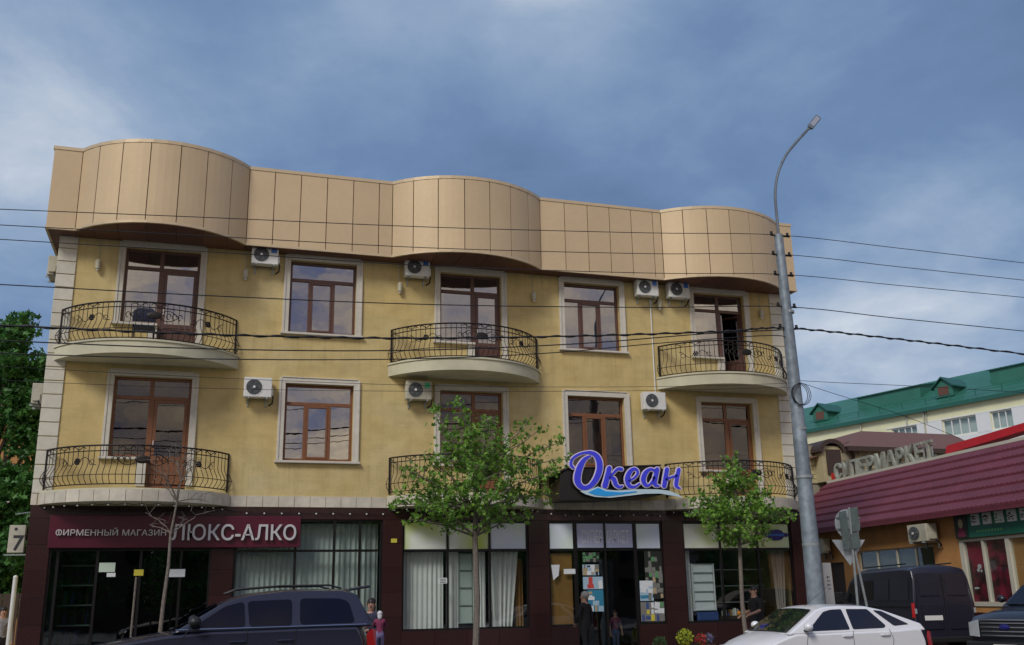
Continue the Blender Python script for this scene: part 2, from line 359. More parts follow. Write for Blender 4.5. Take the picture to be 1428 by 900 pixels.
# letters -----------------------------------------------------------
_tc = {}
def glyph(ch, bold=0):
    if (ch, bold) in _tc: return _tc[(ch, bold)]
    def ev(body, ext=.0):
        cu_ = bpy.data.curves.new('t', 'FONT'); cu_.body = body; cu_.size = 1; cu_.extrude = ext; cu_.offset = bold; cu_.resolution_u = 3
        o = bpy.data.objects.new('t', cu_); COL.objects.link(o); bpy.context.view_layer.update()
        me = bpy.data.meshes.new_from_object(o.evaluated_get(bpy.context.evaluated_depsgraph_get()))
        bpy.data.objects.remove(o); bpy.data.curves.remove(cu_); return me
    me = ev(ch, .5); mw = ev(ch+'I'); mi = ev('I')
    mx = lambda q: max(v.co.x for v in q.vertices)
    adv = mx(mw)-mx(mi)
    _tc[(ch, bold)] = (me, adv); return me, adv
def write(text, origin, xa, up, h, depth, mt, parent, width=None, name='letter', bold=.0, gap=0, each=True, skew=0):
    """text standing on origin, running along xa; cap height h; returns letters as parts of parent"""
    xa = Vector(xa).normalized(); up = Vector(up).normalized(); nn = xa.cross(up); s = h/.72
    x = 0; items = []
    for ch in text:
        if ch == ' ': x += .32; continue
        if ch == 'Ф':       # a ring crossed by a stem
            mo, ao = glyph('О', bold); mi_, ai = glyph('I', bold); items += [(mo, x), (mi_, x+(ao-ai)/2)]; x += ao+gap; continue
        me, adv = glyph(ch, bold); items.append((me, x)); x += adv+gap
    sx = s if width is None else width/x
    off = wl(parent); mb = MB()
    for me, xo in items:
        if each: mb = MB()
        vs = [Vector(origin)+xa*((v.co.x+xo)*sx+skew*v.co.y*s)+up*(v.co.y*s)+nn*((v.co.z+.5)*depth) for v in me.vertices]
        mb.add(vs, [tuple(p.vertices) for p in me.polygons])
        if each: mb.build(name, mt, parent)
    if not each: mb.build(name, mt, parent)

# =================================================================== SETTING
g = MB(); g.quad((-900, -900, -.17), (900, -900, -.17), (900, 900, -.17), (-900, 900, -.17)); tag(g.build('ground', 'paving'), kind='structure')
g = MB(); g.quad((-200, 2.5, -.16), (200, 2.5, -.16), (200, 19.0, -.16), (-200, 19, -.16)); tag(g.build('road', 'asphalt'), kind='structure')
g = MB(); g.quad((17.6, 19.0, -.155), (21.2, 19.0, -.155), (30, 120, -.155), (24, 120, -.155)); tag(g.build('side_road', 'asphalt'), kind='structure')
g = MB()
for i in range(-20, 30): g.quad((i*5, 10.6, -.152), (i*5+2.2, 10.6, -.152), (i*5+2.2, 10.75, -.152), (i*5, 10.75, -.152))
tag(g.build('road_marking', 'road_paint'), kind='structure')
pav = tag(MB().box(-12, 17.4, 19.2, 25.33-.05, -.3, -.004).build('pavement', 'mortar'), kind='structure')
slab = MB().box(0, .49, 0, .49, -.05, .0).build('paving_stone', 'paving', pav, bevel=.006)
slab.location = (-3.9, 19.25, 0)
_k = 0
for i in range(22):
    for j in range(12):
        if _k == 0: _k = 1; continue
        inst(slab, pav, (-3.9+i*.9, 19.25+j*.5, 0), 0, (1.8, 1, 1))
slab.scale = (1.8, 1, 1)
kb = tag(MB().box(-40, 17.4, 19.0, 19.19, -.3, -.02).build('kerb', 'mortar'), kind='structure')
ks = MB().box(0, .98, 18.995, 19.2, -.2, .004).build('kerb_stone', 'kerb', kb, bevel=.01); ks.location = (-6, 0, 0)
for i in range(1, 23): inst(ks, kb, (-6+i, 0, 0))
tag(MB().box(-60, 60, -8, 2.5, -.3, 0).build('near_pavement', 'paving'), kind='structure')
# =================================================================== HOTEL
X0, X1 = -3.63, 16.97
HOTEL = thing('hotel_building', 'three storey yellow stone building with wavy beige parapet, bowed balconies and dark granite ground floor', 'building', (6.67, FY, 0))
DOORS = [(-2.08, -.28, -1.20), (6.05, 7.80, 7.02), (13.83, 15.52, 14.70)]
WINS = [(2.0, 3.74), (9.69, 11.4)]
DZ = [0, -3.33]
ops = []
for dz in DZ:
    for a, b, c in DOORS: ops += [(a, b, 8.36+dz, 10.33+dz), (c, b, 7.62+dz+(.0 if dz == 0 else -.02), 8.36+dz)]
    for a, b in WINS: ops.append((a, b, 8.36+dz, 10.33+dz))
def holed(x0, x1, z0, z1, ops, y0, depth, mb):
    xs = sorted({x0, x1, *[v for o in ops for v in o[:2] if x0 < v < x1]}); zs = sorted({z0, z1, *[v for o in ops for v in o[2:] if z0 < v < z1]})
    op = lambda x, z: any(o[0] < x < o[1] and o[2] < z < o[3] for o in ops)
    for i in range(len(xs)-1):
        for j in range(len(zs)-1):
            a, b, c, d = xs[i], xs[i+1], zs[j], zs[j+1]; mx, mz = (a+b)/2, (c+d)/2
            if op(mx, mz): continue
            mb.quad((a, y0, c), (b, y0, c), (b, y0, d), (a, y0, d)); mb.quad((a, y0+depth, c), (a, y0+depth, d), (b, y0+depth, d), (b, y0+depth, c))
            e = .01
            if op(b+e, mz) or b == x1: mb.quad((b, y0, c), (b, y0+depth, c), (b, y0+depth, d), (b, y0, d))
            if op(a-e, mz) or a == x0: mb.quad((a, y0, c), (a, y0, d), (a, y0+depth, d), (a, y0+depth, c))
            if op(mx, d+e) or d == z1: mb.quad((a, y0, d), (b, y0, d), (b, y0+depth, d), (a, y0+depth, d))
            if op(mx, c-e) or c == z0: mb.quad((a, y0, c), (a, y0+depth, c), (b, y0+depth, c), (b, y0, c))
w = MB(); holed(X0+.02, X1-.02, 3.86, 10.9, ops, FY, .28, w); w.build('wall', 'wall_yellow', HOTEL, fixn=False)
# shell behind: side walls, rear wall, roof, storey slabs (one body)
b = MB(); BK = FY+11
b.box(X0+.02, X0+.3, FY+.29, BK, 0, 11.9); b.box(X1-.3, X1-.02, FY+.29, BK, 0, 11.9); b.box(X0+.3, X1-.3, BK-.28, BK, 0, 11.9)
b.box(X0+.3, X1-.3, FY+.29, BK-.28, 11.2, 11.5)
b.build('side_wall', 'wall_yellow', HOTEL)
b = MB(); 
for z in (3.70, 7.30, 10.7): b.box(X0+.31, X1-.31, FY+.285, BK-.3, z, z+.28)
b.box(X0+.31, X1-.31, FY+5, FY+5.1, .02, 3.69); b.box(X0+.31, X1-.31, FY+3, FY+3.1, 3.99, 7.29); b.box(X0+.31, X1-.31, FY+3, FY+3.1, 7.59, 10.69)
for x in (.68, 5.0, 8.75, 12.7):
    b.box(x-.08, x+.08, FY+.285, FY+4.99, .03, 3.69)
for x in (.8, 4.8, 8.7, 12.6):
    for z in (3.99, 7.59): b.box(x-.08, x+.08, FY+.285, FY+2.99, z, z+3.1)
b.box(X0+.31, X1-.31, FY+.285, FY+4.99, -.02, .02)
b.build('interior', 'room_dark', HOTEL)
# quoins
n = 19; zq0, zq1 = 4.14, 10.5; hq = (zq1-zq0)/n
qm = MB().box(0, .43, -.035, .3, 0, hq-.022).build('quoin_stone', 'cream_stone', HOTEL, bevel=.008, local=True); qm.location = (X0-.01-6.67, 0, zq0)
for i in range(1, n): inst(qm, HOTEL, (X0-.01-6.67, 0, zq0+i*hq))
for i in range(n): inst(qm, HOTEL, (16.42-6.67, 0, zq0+i*hq), 0, (1.31, 1, 1))
# arcs ----------------------------------------------------------------
class Arc:
    def __init__(s, x0, x1, sag, yb):
        c = (x1-x0)/2; s.R = (c*c+sag*sag)/(2*sag); s.cx = (x0+x1)/2; s.cyy = yb-sag+s.R; s.A = math.asin(min(1, c/s.R)); s.L = 2*s.A*s.R
    def ang(s, u): return -s.A+2*s.A*u
    def pt(s, u, off=0, z=0):
        a = s.ang(u); return Vector((s.cx+(s.R+off)*math.sin(a), s.cyy-(s.R+off)*math.cos(a), z))
BAL = [(-3.50, .80), (4.64, 8.88), (12.48, 16.76)]
PAR = [(-3.25, .80), (4.60, 8.85), (12.66, 16.62)]
# band of stone tiles over the ground floor ------------------------------
zb0, zb1 = 3.87, 4.135
band = []
def tile(p, q, z0, z1, th, name, mt, parent, n=Vector((0, -1, 0)), gap=.012, seg=1, arc=None, us=None, proud=0):
    mb = MB()
    if arc is None:
        d = (q-p).normalized(); nn = Vector((d.y, -d.x, 0)); p2 = p+d*gap/2+nn*proud; q2 = q-d*gap/2+nn*proud
        pts = [p2, q2, q2-nn*th, p2-nn*th]; mb.prism([Vector((v.x, v.y, z0)) for v in pts], (0, 0, z1-z0))
    else:
        du = gap/2/arc.L; u0, u1 = us[0]+du, us[1]-du
        k = seg; outer = [arc.pt(u0+(u1-u0)*i/k, proud) for i in range(k+1)]; inner = [arc.pt(u0+(u1-u0)*i/k, proud-th) for i in range(k, -1, -1)]
        mb.prism([Vector((v.x, v.y, z0)) for v in outer+inner], (0, 0, z1-z0))
    return mb.build(name, mt, parent)
def run(x0, x1, y, step):
    n = max(1, round((x1-x0)/step)); return [(x0+(x1-x0)*i/n, x0+(x1-x0)*(i+1)/n) for i in range(n)]
segs = [(BAL[0][1]+.0, BAL[1][0]), (BAL[1][1], BAL[2][0])]
for a, b_ in segs:
    for p, q in run(a, b_, FY, .37): tile(Vector((p, FY-.02, 0)), Vector((q, FY-.02, 0)), zb0, zb1, .06, 'band_tile', 'band_stone', HOTEL)
tile(Vector((X0-.02, FY-.02, 0)), Vector((-3.51, FY-.02, 0)), zb0, zb1, .06, 'band_tile', 'band_stone', HOTEL); tile(Vector((16.78, FY-.02, 0)), Vector((X1+.02, FY-.02, 0)), zb0, zb1, .06, 'band_tile', 'band_stone', HOTEL)
arcsB = [Arc(a, b_, 1.28, FY) for a, b_ in BAL]
for A in arcsB:
    n = round(A.L/.35)
    for i in range(n): tile(None, None, zb0, zb1, .03, 'band_tile', 'band_stone', HOTEL, arc=A, us=(i/n, (i+1)/n), seg=3, proud=.0)
# balconies ---------------------------------------------------------------
BH = .86
bal_src = MB()
prof = [(0, BH), (0, .62), (.0, .46), (.035, .38), (.10, .27), (.125, .19), (.10, .11), (.04, .04), (0, 0)]
bal_src.tube([(0, -x, z) for x, z in prof], .0085, 5)
bsrc = None
def balcony(A, zt, upper, idx):
    global bsrc
    zb = 7.30 if upper else 3.88
    core = MB(); k = 28
    outer = [A.pt(i/k, 0 if upper else -.035) for i in range(k+1)]
    core.prism([Vector((v.x, v.y, zb)) for v in outer], (0, 0, zt-zb))
    B = core.build('balcony', 'slab_plaster', HOTEL, smooth=True, angle=30)
    if upper:
        t = MB(); o1 = [A.pt(i/k, .03) for i in range(k+1)]; o2 = [A.pt(i/k, -.1) for i in range(k, -1, -1)]
        t.prism([Vector((v.x, v.y, zt-.002)) for v in o1+o2], (0, 0, .045)); t.build('slab_edging', 'slab_plaster', B, smooth=True, angle=30)
    RA = Arc(A.cx-2.04, A.cx+2.04, 1.17, FY-.02); z0 = zt+.09
    def rail(name, z, r, off=0, fl=False):
        mb = MB(); mb.tube([RA.pt(i/32, off, z) for i in range(33)], r, 6); mb.build(name, 'iron', B, smooth=True)
    rail('top_rail', z0+BH+.02, .021); rail('middle_rail', z0+BH-.105, .013); rail('bottom_rail', z0, .014); rail('belly_rail', z0+.20, .009, .125)
    off = wl(B); nb = 36
    for i in range(nb+1):
        u = i/nb; p = RA.pt(u, 0, z0)
        if bsrc is None:
            bsrc = bal_src.build('baluster', 'iron', B, local=True, smooth=True); bsrc.location = p-off; bsrc.rotation_euler = (0, 0, RA.ang(u))
        else: inst(bsrc, B, p-off, RA.ang(u))
    for u in (0, .5, 1):
        if u == .5: continue
        p = RA.pt(u, .01, zt+.04); mb = MB(); mb.box(p.x-.02, p.x+.02, p.y-.02, p.y+.02, zt+.04, z0+BH+.03); mb.build('post', 'iron', B)
    # scrolls between the two upper rails
    def onarc(s, h, o=.02):
        return RA.pt(.5+s/RA.L, o, z0+h)
    for c in (-1.55, 0, 1.55):
        for sg in (-1, 1):
            mb = MB(); pts = []
            for i in range(15):
                t = i/14; a = t*math.pi*1.0
                pts.append(onarc(c+sg*(.04+.34*t), BH-.045+.038*math.sin(t*math.pi*3.0)*(1-.3*t)))
            mb.tube(pts, .011, 5); mb.build('scroll', 'iron', B, smooth=True)
    # rosettes and curling stems
    for c in (-1.35, 1.42):
        mb = MB(); q = onarc(c, .52, .03)
        for k2 in range(6):
            a = k2*math.pi/3; pa = onarc(c+.055*math.cos(a), .52+.055*math.sin(a), .03); mb.ball(pa, .030, .018, .030, 6, 4)
        mb.ball(q, .028, .03, .028, 6, 4); mb.build('rosette', 'iron', B, smooth=True)
        for sg in (-1, 1):
            mb = MB(); mb.tube([onarc(c+sg*(.05+.42*i/14), .52+.09*math.sin(i/14*math.pi*1.6)*sg*(1 if c < 0 else -1), .025) for i in range(15)], .009, 5)
            mb.tube([onarc(c+sg*(.36+.06*math.cos(a*.5)), .49+.06*math.sin(a*.5), .025) for a in range(12)], .008, 5); mb.build('stem', 'iron', B, smooth=True)
    # centre medallion
    mb = MB(); cpt = onarc(.12, .55, .05); mb.ball(cpt, .17, .02, .095, 14, 8); mb.build('medallion', 'iron', B, smooth=True)
    mb = MB()
    for sg in (-1, 1):
        for k2, hh in ((0, .13), (1, -.13)):
            mb.tube([onarc(.12+sg*(.05+.50*i/12), .55+hh*math.sin(i/12*math.pi), .05) for i in range(13)], .010, 5)
        for q in range(3):
            cc = .12+sg*(.32+.13*q); mb.tube([onarc(cc+.05*math.cos(a*.62), .55+.07*math.sin(a*.62), .05) for a in range(9)], .011, 5)
    mb.build('medallion_scroll', 'iron', B, smooth=True)
    return B
for i, A in enumerate(arcsB):
    balcony(A, 7.60, True, i); balcony(A, 4.17, False, i)
# windows -------------------------------------------------------------------
def bars(mb, lst, y0, y1):
    for a, b_, c, d in lst: mb.box(a, b_, y0, y1, c, d)
def window(a, b_, dz, kind, c=None, fr='brown_frame', pane='pane_mirror', open_=False):
    z0, z1, zt, zd = 8.36+dz, 10.33+dz, 9.83+dz, 7.64+dz
    fy0, fy1 = FY+.13, FY+.20
    name = 'window' if kind == 'W' else 'balcony_door'
    f = MB(); t = .065
    L = [(a, b_, z1-t, z1), (a, a+t, z0, z1-t), (a+t, b_-t, zt-.045, zt+.045)]
    panes = []
    if kind == 'W':
        wd = b_-a; m1, m2 = a+wd*.305, a+wd*.66
        L += [(b_-t, b_, z0, z1-t), (a+t, b_-t, z0, z0+t), (m1-.04, m1+.04, z0+t, zt-.045), (m2-.04, m2+.04, z0+t, zt-.045)]
        bars(f, L, fy0, fy1); Wd = f.build(name, fr, HOTEL, bevel=.006)
        s = MB(); bars(s, [(m1+.042, m2-.042, zt-.10, zt-.047), (m1+.042, m2-.042, z0+t+.002, z0+t+.05), (m1+.042, m1+.085, z0+t+.05, zt-.10), (m2-.085, m2-.042, z0+t+.05, zt-.10)], fy0-.015, fy1-.02); s.build('sash', fr, Wd, bevel=.006)
        panes = [(a+t, b_-t, zt+.045, z1-t), (a+t, m1-.04, z0+t, zt-.045), (m1+.04, m2-.04, z0+t, zt-.045), (m2+.04, b_-t, z0+t, zt-.045)]
        sf = MB(); w_ = .15
        bars(sf, [(a-w_, b_+w_, z1, z1+.14), (a-w_, a-.002, z0-.01, z1-.002), (b_+.002, b_+w_, z0-.01, z1-.002)], FY-.045, FY+.02)
        bars(sf, [(a-w_+.05, b_+w_-.05, z1+.141, z1+.165), (a-w_-.012, a-w_+.045, z0, z1+.12), (b_+w_-.045, b_+w_+.012, z0, z1+.12)], FY-.065, FY+.02)
        sf.build('surround', 'surround_stone', Wd, bevel=.008)
        s2 = MB().box(a-w_-.05, b_+w_+.05, FY-.11, FY+.13, z0-.07, z0-.012); s2.build('sill', 'surround_stone', Wd, bevel=.008)
    else:
        L += [(b_-t, b_, zd, z1-t), (c-.06, c+.075, zd, zt-.045), (c-.06, c+.04, zt+.045, z1-t), (a+t, c-.06, z0, z0+t), (c+.075, b_-t, zd-.0, zd+.05)]
        bars(f, L, fy0, fy1); Wd = f.build(name, fr, HOTEL, bevel=.006)
        # glazed leaf with a solid lower panel
        lf = MB(); x0_, x1_ = c+.078, b_-t-.003; w2 = x1_-x0_
        lf.M = Matrix.Translation((x1_, FY+.16, 0)) @ Matrix.Rotation(R_(52 if open_ else 0), 4, 'Z') @ Matrix.Translation((-x1_, 0, 0)) if open_ else None
        yy0, yy1 = (-.03, .03) if open_ else (fy0-.012, fy1-.02)
        if open_: lf.M = Matrix.Translation((x1_, FY+.17, 0)) @ Matrix.Rotation(R_(-60), 4, 'Z') @ Matrix.Translation((-x1_, 0, 0))
        bars(lf, [(x0_, x0_+.07, zd+.06, zt-.05), (x1_-.07, x1_, zd+.06, zt-.05), (x0_+.07, x1_-.07, zt-.12, zt-.05), (x0_+.07, x1_-.07, zd+.06, zd+.16), (x0_+.07, x1_-.07, zd+.66, zd+.76)], yy0, yy1)
        lf.box(x0_+.07, x1_-.07, yy0+.015, yy1-.015, zd+.16, zd+.66)
        door = lf.build('door_leaf', fr, Wd)
        pn = MB(); pn.M = lf.M; pn.box(x0_+.07, x1_-.07, (yy0+yy1)/2-.004, (yy0+yy1)/2+.004, zd+.76, zt-.12); pn.build('pane', pane, Wd)
        hd = MB(); hd.M = lf.M; hd.box(x0_+.02, x0_+.045, yy0-.04, yy0, zd+1.0, zd+1.14); hd.build('handle', 'chrome', Wd)
        panes = [(a+t, c-.06, zt+.045, z1-t), (c+.04, b_-t, zt+.045, z1-t), (a+t, c-.06, z0+t, zt-.045)]
        sf = MB(); w_ = .15; bot = zd+.02
        bars(sf, [(a-w_, b_+w_, z1, z1+.14), (a-w_, a-.002, z0-.01, z1-.002), (b_+.002, b_+w_, bot, z1-.002), (c-.21, c-.002, bot, z0-.075)], FY-.045, FY+.02)
        bars(sf, [(a-w_+.05, b_+w_-.05, z1+.141, z1+.165), (b_+w_-.045, b_+w_+.012, bot, z1+.12), (a-w_-.012, a-w_+.045, z0, z1+.12)], FY-.065, FY+.02)
        sf.build('surround', 'surround_stone', Wd, bevel=.008)
        MB().box(a-w_-.05, c-.001, FY-.11, FY+.13, z0-.07, z0-.012).build('sill', 'surround_stone', Wd, bevel=.008)
    for p in panes:      # each pane sits at a slightly different tilt in its rebate
        ta, tb2 = rnd.uniform(-.010, .010), rnd.uniform(-.008, .008); xm, zm = (p[0]+p[1])/2, (p[2]+p[3])/2
        MB().prism([(x, FY+.162+(x-xm)*ta+(z-zm)*tb2, z) for x, z in ((p[0]-.01, p[2]-.01), (p[1]+.01, p[2]-.01), (p[1]+.01, p[3]+.01), (p[0]-.01, p[3]+.01))], (0, .006, 0)).build('pane', pane, Wd)
    return Wd
def corrug(x0, x1, z0, z1, y, mt, name, label, amp=.025, pitch=.09, group=None, lean=0, parent=None, top_in=0, seed=0):
    mb = MB(); n = max(4, int((x1-x0)/pitch*6)); rr = random.Random(seed); ph = rr.random()*6
    rows = 6
    vs = []
    for j in range(rows+1):
        tz = j/rows; z = z0+(z1-z0)*tz
        for i in range(n+1):
            t = i/n; x = x0+(x1-x0)*t+lean*(1-tz)*(t-.3)
            yy = y+amp*math.sin(i/6*2*math.pi+ph+.6*math.sin(t*7+seed))*(.5+.5*(1-tz*.5))*(1+.4*math.sin(t*11+seed))
            vs.append((x, yy, z))
    mb.add(vs, [(j*(n+1)+i, j*(n+1)+i+1, (j+1)*(n+1)+i+1, (j+1)*(n+1)+i) for j in range(rows) for i in range(n)])
    o = mb.build(name, mt, parent, smooth=True, angle=180, fixn=False)
    if label: tag(o, label, 'curtain', group)
    return o
for i, (a, b_, c) in enumerate(DOORS):
    window(a, b_, 0, 'D', c, 'brown_frame_upper', 'pane_mirror', open_=(i == 2))
    window(a, b_, -3.33, 'D', c, 'brown_frame', 'pane_soft')
for i, (a, b_) in enumerate(WINS):
    window(a, b_, 0, 'W', fr='brown_frame_upper', pane='pane_mirror'); window(a, b_, -3.33, 'W', fr='brown_frame', pane='pane_mirror' if i == 0 else 'pane_soft')
corrug(-2.0, -1.3, 5.05, 6.45, FY+.36, 'curtain_brown', 'blind', 'dark brown blind behind left pane of the lower left balcony door', .01, .05)
corrug(-1.1, -.32, 4.4, 6.45, FY+.36, 'curtain_brown', 'blind', 'dark brown blind behind right leaf of the lower left balcony door', .01, .05, seed=2)
corrug(6.10, 6.9, 8.4, 10.2, FY+.4, 'curtain_pale', 'curtain', 'pale curtain inside the upper middle balcony door window', .03, .12, seed=3)
corrug(9.72, 11.1, 5.05, 6.95, FY+.38, 'curtain_pale', 'curtain', 'beige pleated curtain in the lower window above the blue script sign', .012, .10, seed=4)
corrug(13.86, 14.6, 5.05, 6.9, FY+.38, 'curtain_pale', 'curtain', 'greyish curtain in left pane of the lower right balcony door', .015, .10, seed=5)
corrug(13.9, 14.45, 8.4, 10.2, FY+.4, 'curtain_pale', 'curtain', 'dim curtain in left pane beside the open balcony door', .03, .12, seed=6)
corrug(14.79, 14.90, 7.7, 9.75, FY+.26, 'curtain_white', 'curtain', 'narrow white curtain edge showing in the open upper right balcony doorway', .02, .06, seed=7)
corrug(6.10, 7.7, 5.05, 6.9, FY+.4, 'curtain_pale', 'curtain', 'pale curtain in the lower middle balcony door behind the tree', .03, .12, seed=8)
# parapet -----------------------------------------------------------------
zp0, zp1 = 10.48, 12.66; py = FY-.50
PX0, PX1 = -3.92, 17.12
arcsP = [Arc(a, b_, sg_, py) for (a, b_), sg_ in zip(PAR, (1.04, .90, .78))]
path = []   # list of ('s', x0, x1) or ('a', arc, u0, u1)
def strt(x0, seams, x1):
    xs = [x0]+seams+[x1]
    for p, q in zip(xs, xs[1:]): path.append(('s', p, q))
def arcp(A, us):
    us = [0]+us+[1]
    for p, q in zip(us, us[1:]): path.append(('a', A, p, q))
strt(PX0, [], PAR[0][0]); arcp(arcsP[0], [.135, .275, .42, .57, .71, .86])
strt(PAR[0][1], [1.46, 2.14, 2.83, 3.53, 4.23], PAR[1][0]); arcp(arcsP[1], [.135, .28, .43, .58, .72, .865])
strt(PAR[1][1], [9.60, 10.31, 11.0, 11.69, 12.39], PAR[2][0]); arcp(arcsP[2], [.15, .31, .47, .63, .78, .90])
strt(PAR[2][1], [], PX1)
G_ = .022
for pc in path:
    kw = dict(name='parapet_panel', mt='cladding', parent=HOTEL, gap=G_)
    mb = MB()
    if pc[0] == 's':
        tile(Vector((pc[1], py, 0)), Vector((pc[2], py, 0)), zp0+.045, zp1-.09, .03, **kw)
        mb.prism([(pc[1]+.006, py, zp0), (pc[2]-.006, py, zp0), (pc[2]-.006, FY+.0, zp0), (pc[1]+.006, FY+.0, zp0)], (0, 0, .02))
    else:
        A = pc[1]; tile(None, None, zp0+.045, zp1-.09, .03, arc=A, us=pc[2:], seg=4, **kw)
        k = 4; du = .006/A.L; o_ = [A.pt(pc[2]+du+(pc[3]-pc[2]-2*du)*i/k, -.002) for i in range(k+1)]
        mb.prism([Vector((v.x, v.y, zp0)) for v in o_]+[Vector((o_[-1].x, FY, zp0)), Vector((o_[0].x, FY, zp0))], (0, 0, .02))
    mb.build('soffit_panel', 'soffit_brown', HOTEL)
def pathpts(off, dense=14):
    pts = [Vector((PX0-off if off > 0 else PX0-off, py+3.5, 0)), Vector((PX0-off, py-off, 0))]
    prev = None
    for i, A in enumerate(arcsP):
        for k in range(dense+1): pts.append(A.pt(k/dense, off))
    pts += [Vector((PX1+off, py-off, 0)), Vector((PX1+off, py+3.5, 0))]
    # keep the straight parts at the same offset: clamp arc points that dip behind them
    for p in pts[2:-2]:
        if p.y > py-off: p.y = py-off
    return pts
def ribbon(off0, off1, z0, z1, name, mt):
    o = pathpts(off0); i_ = pathpts(off1); mb = MB()
    for k in range(len(o)-1):
        a, b_, c, d = o[k], o[k+1], i_[k+1], i_[k]
        if (a-b_).length < 1e-4: continue
        up = lambda v, z: (v.x, v.y, z)
        mb.quad(up(a, z0), up(b_, z0), up(b_, z1), up(a, z1)); mb.quad(up(a, z1), up(b_, z1), up(c, z1), up(d, z1)); mb.quad(up(a, z0), up(d, z0), up(c, z0), up(b_, z0)); mb.quad(up(d, z0), up(d, z1), up(c, z1), up(c, z0))
    return mb.build(name, mt, HOTEL)
ribbon(-.034, -.10, zp0+.02, zp1-.02, 'parapet_backing', 'seam_dark')
ribbon(.015, -.13, zp1-.088, zp1, 'parapet_cap', 'cladding_trim'); ribbon(.010, -.05, zp0-.012, zp0+.05, 'parapet_edge', 'cladding_trim')
MB().box(X0, X1, FY-.2, FY+.0, zp0+.03, zp0+.4).build('parapet_core', 'seam_dark', HOTEL)
MB().box(PX0+.02, PX0+.05, py+.03, py+3.4, zp0+.02, zp1-.09).build('parapet_side', 'cladding', HOTEL); MB().box(PX1-.05, PX1-.02, py+.03, py+3.4, zp0+.02, zp1-.09).build('parapet_side', 'cladding', HOTEL)
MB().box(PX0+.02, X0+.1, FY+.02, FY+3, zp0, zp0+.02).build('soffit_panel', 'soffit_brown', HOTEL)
# ground floor ---------------------------------------------------------------
SH = {'A': (-3.14, .43, .12, 2.88), 'B': (.95, 4.57, .35, 3.57), 'C': (5.08, 8.46, .84, 3.57), 'D1': (9.02, 9.80, .84, 3.57), 'D2': (9.80, 11.55, .03, 3.57), 'D3': (11.55, 12.37, .84, 3.57), 'E': (13.0, 16.47, .84, 3.57)}
w = MB(); holed(X0, X1, 0, 3.86, [v for v in SH.values()], FY+.03, .25, w); w.build('ground_floor_wall', 'granite', HOTEL, fixn=False)
def granite(x0, x1, z0, z1): MB().box(x0+.003, x1-.003, FY-.005, FY+.028, z0+.003, z1-.003).build('granite_panel', 'granite', HOTEL, bevel=.003)
def col(x0, x1, z0, z1, nz, nx=1):
    for i in range(nx):
        for j in range(nz): granite(x0+(x1-x0)*i/nx, x0+(x1-x0)*(i+1)/nx, z0+(z1-z0)*j/nz, z0+(z1-z0)*(j+1)/nz)
col(X0, -3.14, 0, 3.57, 6); col(.43, .95, 0, 3.57, 6); col(4.57, 5.08, 0, 3.57, 6); col(8.46, 9.02, 0, 3.57, 6); col(12.37, 13.0, 0, 3.57, 6); col(16.47, X1, 0, 3.57, 6)
col(X0, X1, 3.57, 3.865, 1, 21); col(-3.14, .43, 2.88, 3.57, 1, 4)
for a, b_ in ((5.08, 8.46), (13.0, 16.47)): col(a, b_, 0, .84, 2, 4)
col(9.02, 9.80, 0, .84, 2); col(11.55, 12.37, 0, .84, 2); col(.95, 4.57, 0, .35, 1, 4)
def shopfront(key, vb, hb, panes_mat='pane_shop', trans=None, fr='black_frame', tf=.05):
    x0, x1, z0, z1 = key; f = MB(); y0, y1 = FY+.05, FY+.12
    f.box(x0, x0+tf, y0, y1, z0, z1); f.box(x1-tf, x1, y0, y1, z0, z1); f.box(x0+tf, x1-tf, y0, y1, z1-tf, z1); f.box(x0+tf, x1-tf, y0, y1, z0, z0+tf)
    for v in vb: f.box(v-.03, v+.03, y0-.005, y1-.004, z0+tf, z1-tf)
    xs = [x0+tf]+sorted(vb)+[x1-tf]
    for a, b_ in zip(xs, xs[1:]):
        if hb: f.box(a+.03, b_-.03, y0+.002, y1-.002, hb-.03, hb+.03)
    S = f.build('shop_window', fr, HOTEL)
    for i, (a, b_) in enumerate(zip(xs, xs[1:])):
        zz = [z0+tf, hb, z1-tf] if hb else [z0+tf, z1-tf]
        for j, (c, d) in enumerate(zip(zz, zz[1:])):
            MB().box(a-.005, b_+.005, FY+.078, FY+.086, c-.005, d+.005).build('pane', panes_mat, S)
            if trans and j == 1: MB().box(a+.01, b_-.01, FY+.0765, FY+.0775, c+.02, d-.02).build('printed_film', trans[i], S)
    return S
shopfront(SH['A'], [-2.95, -2.1, -1.15, -.25], None, 'pane_dark')
shopfront(SH['B'], [2.41, 3.36, 4.0], 2.81)
shopfront(SH['C'], [6.27, 7.40], 2.81, trans=['film_green', 'film_green', 'film_pale'])
shopfront(SH['D1'], [], 2.81, trans=['film_pale']); shopfront(SH['D3'], [], 2.81, trans=['film_pale'])
S = shopfront(SH['D2'], [10.66], 2.81)
MB().box(9.86, 11.49, FY+.068, FY+.0765, 2.86, 3.50).build('printed_film', 'film_blue', S)
write('СУПЕРМАРКЕТ', (9.98, FY+.067, 2.98), (1, 0, 0), (0, 0, 1), .34, .004, 'paper_white', HOTEL, width=1.42, name='window_lettering', each=False)
shopfront(SH['E'], [14.16, 15.36], 2.81, trans=['film_green', 'film_lime', 'film_lime'])
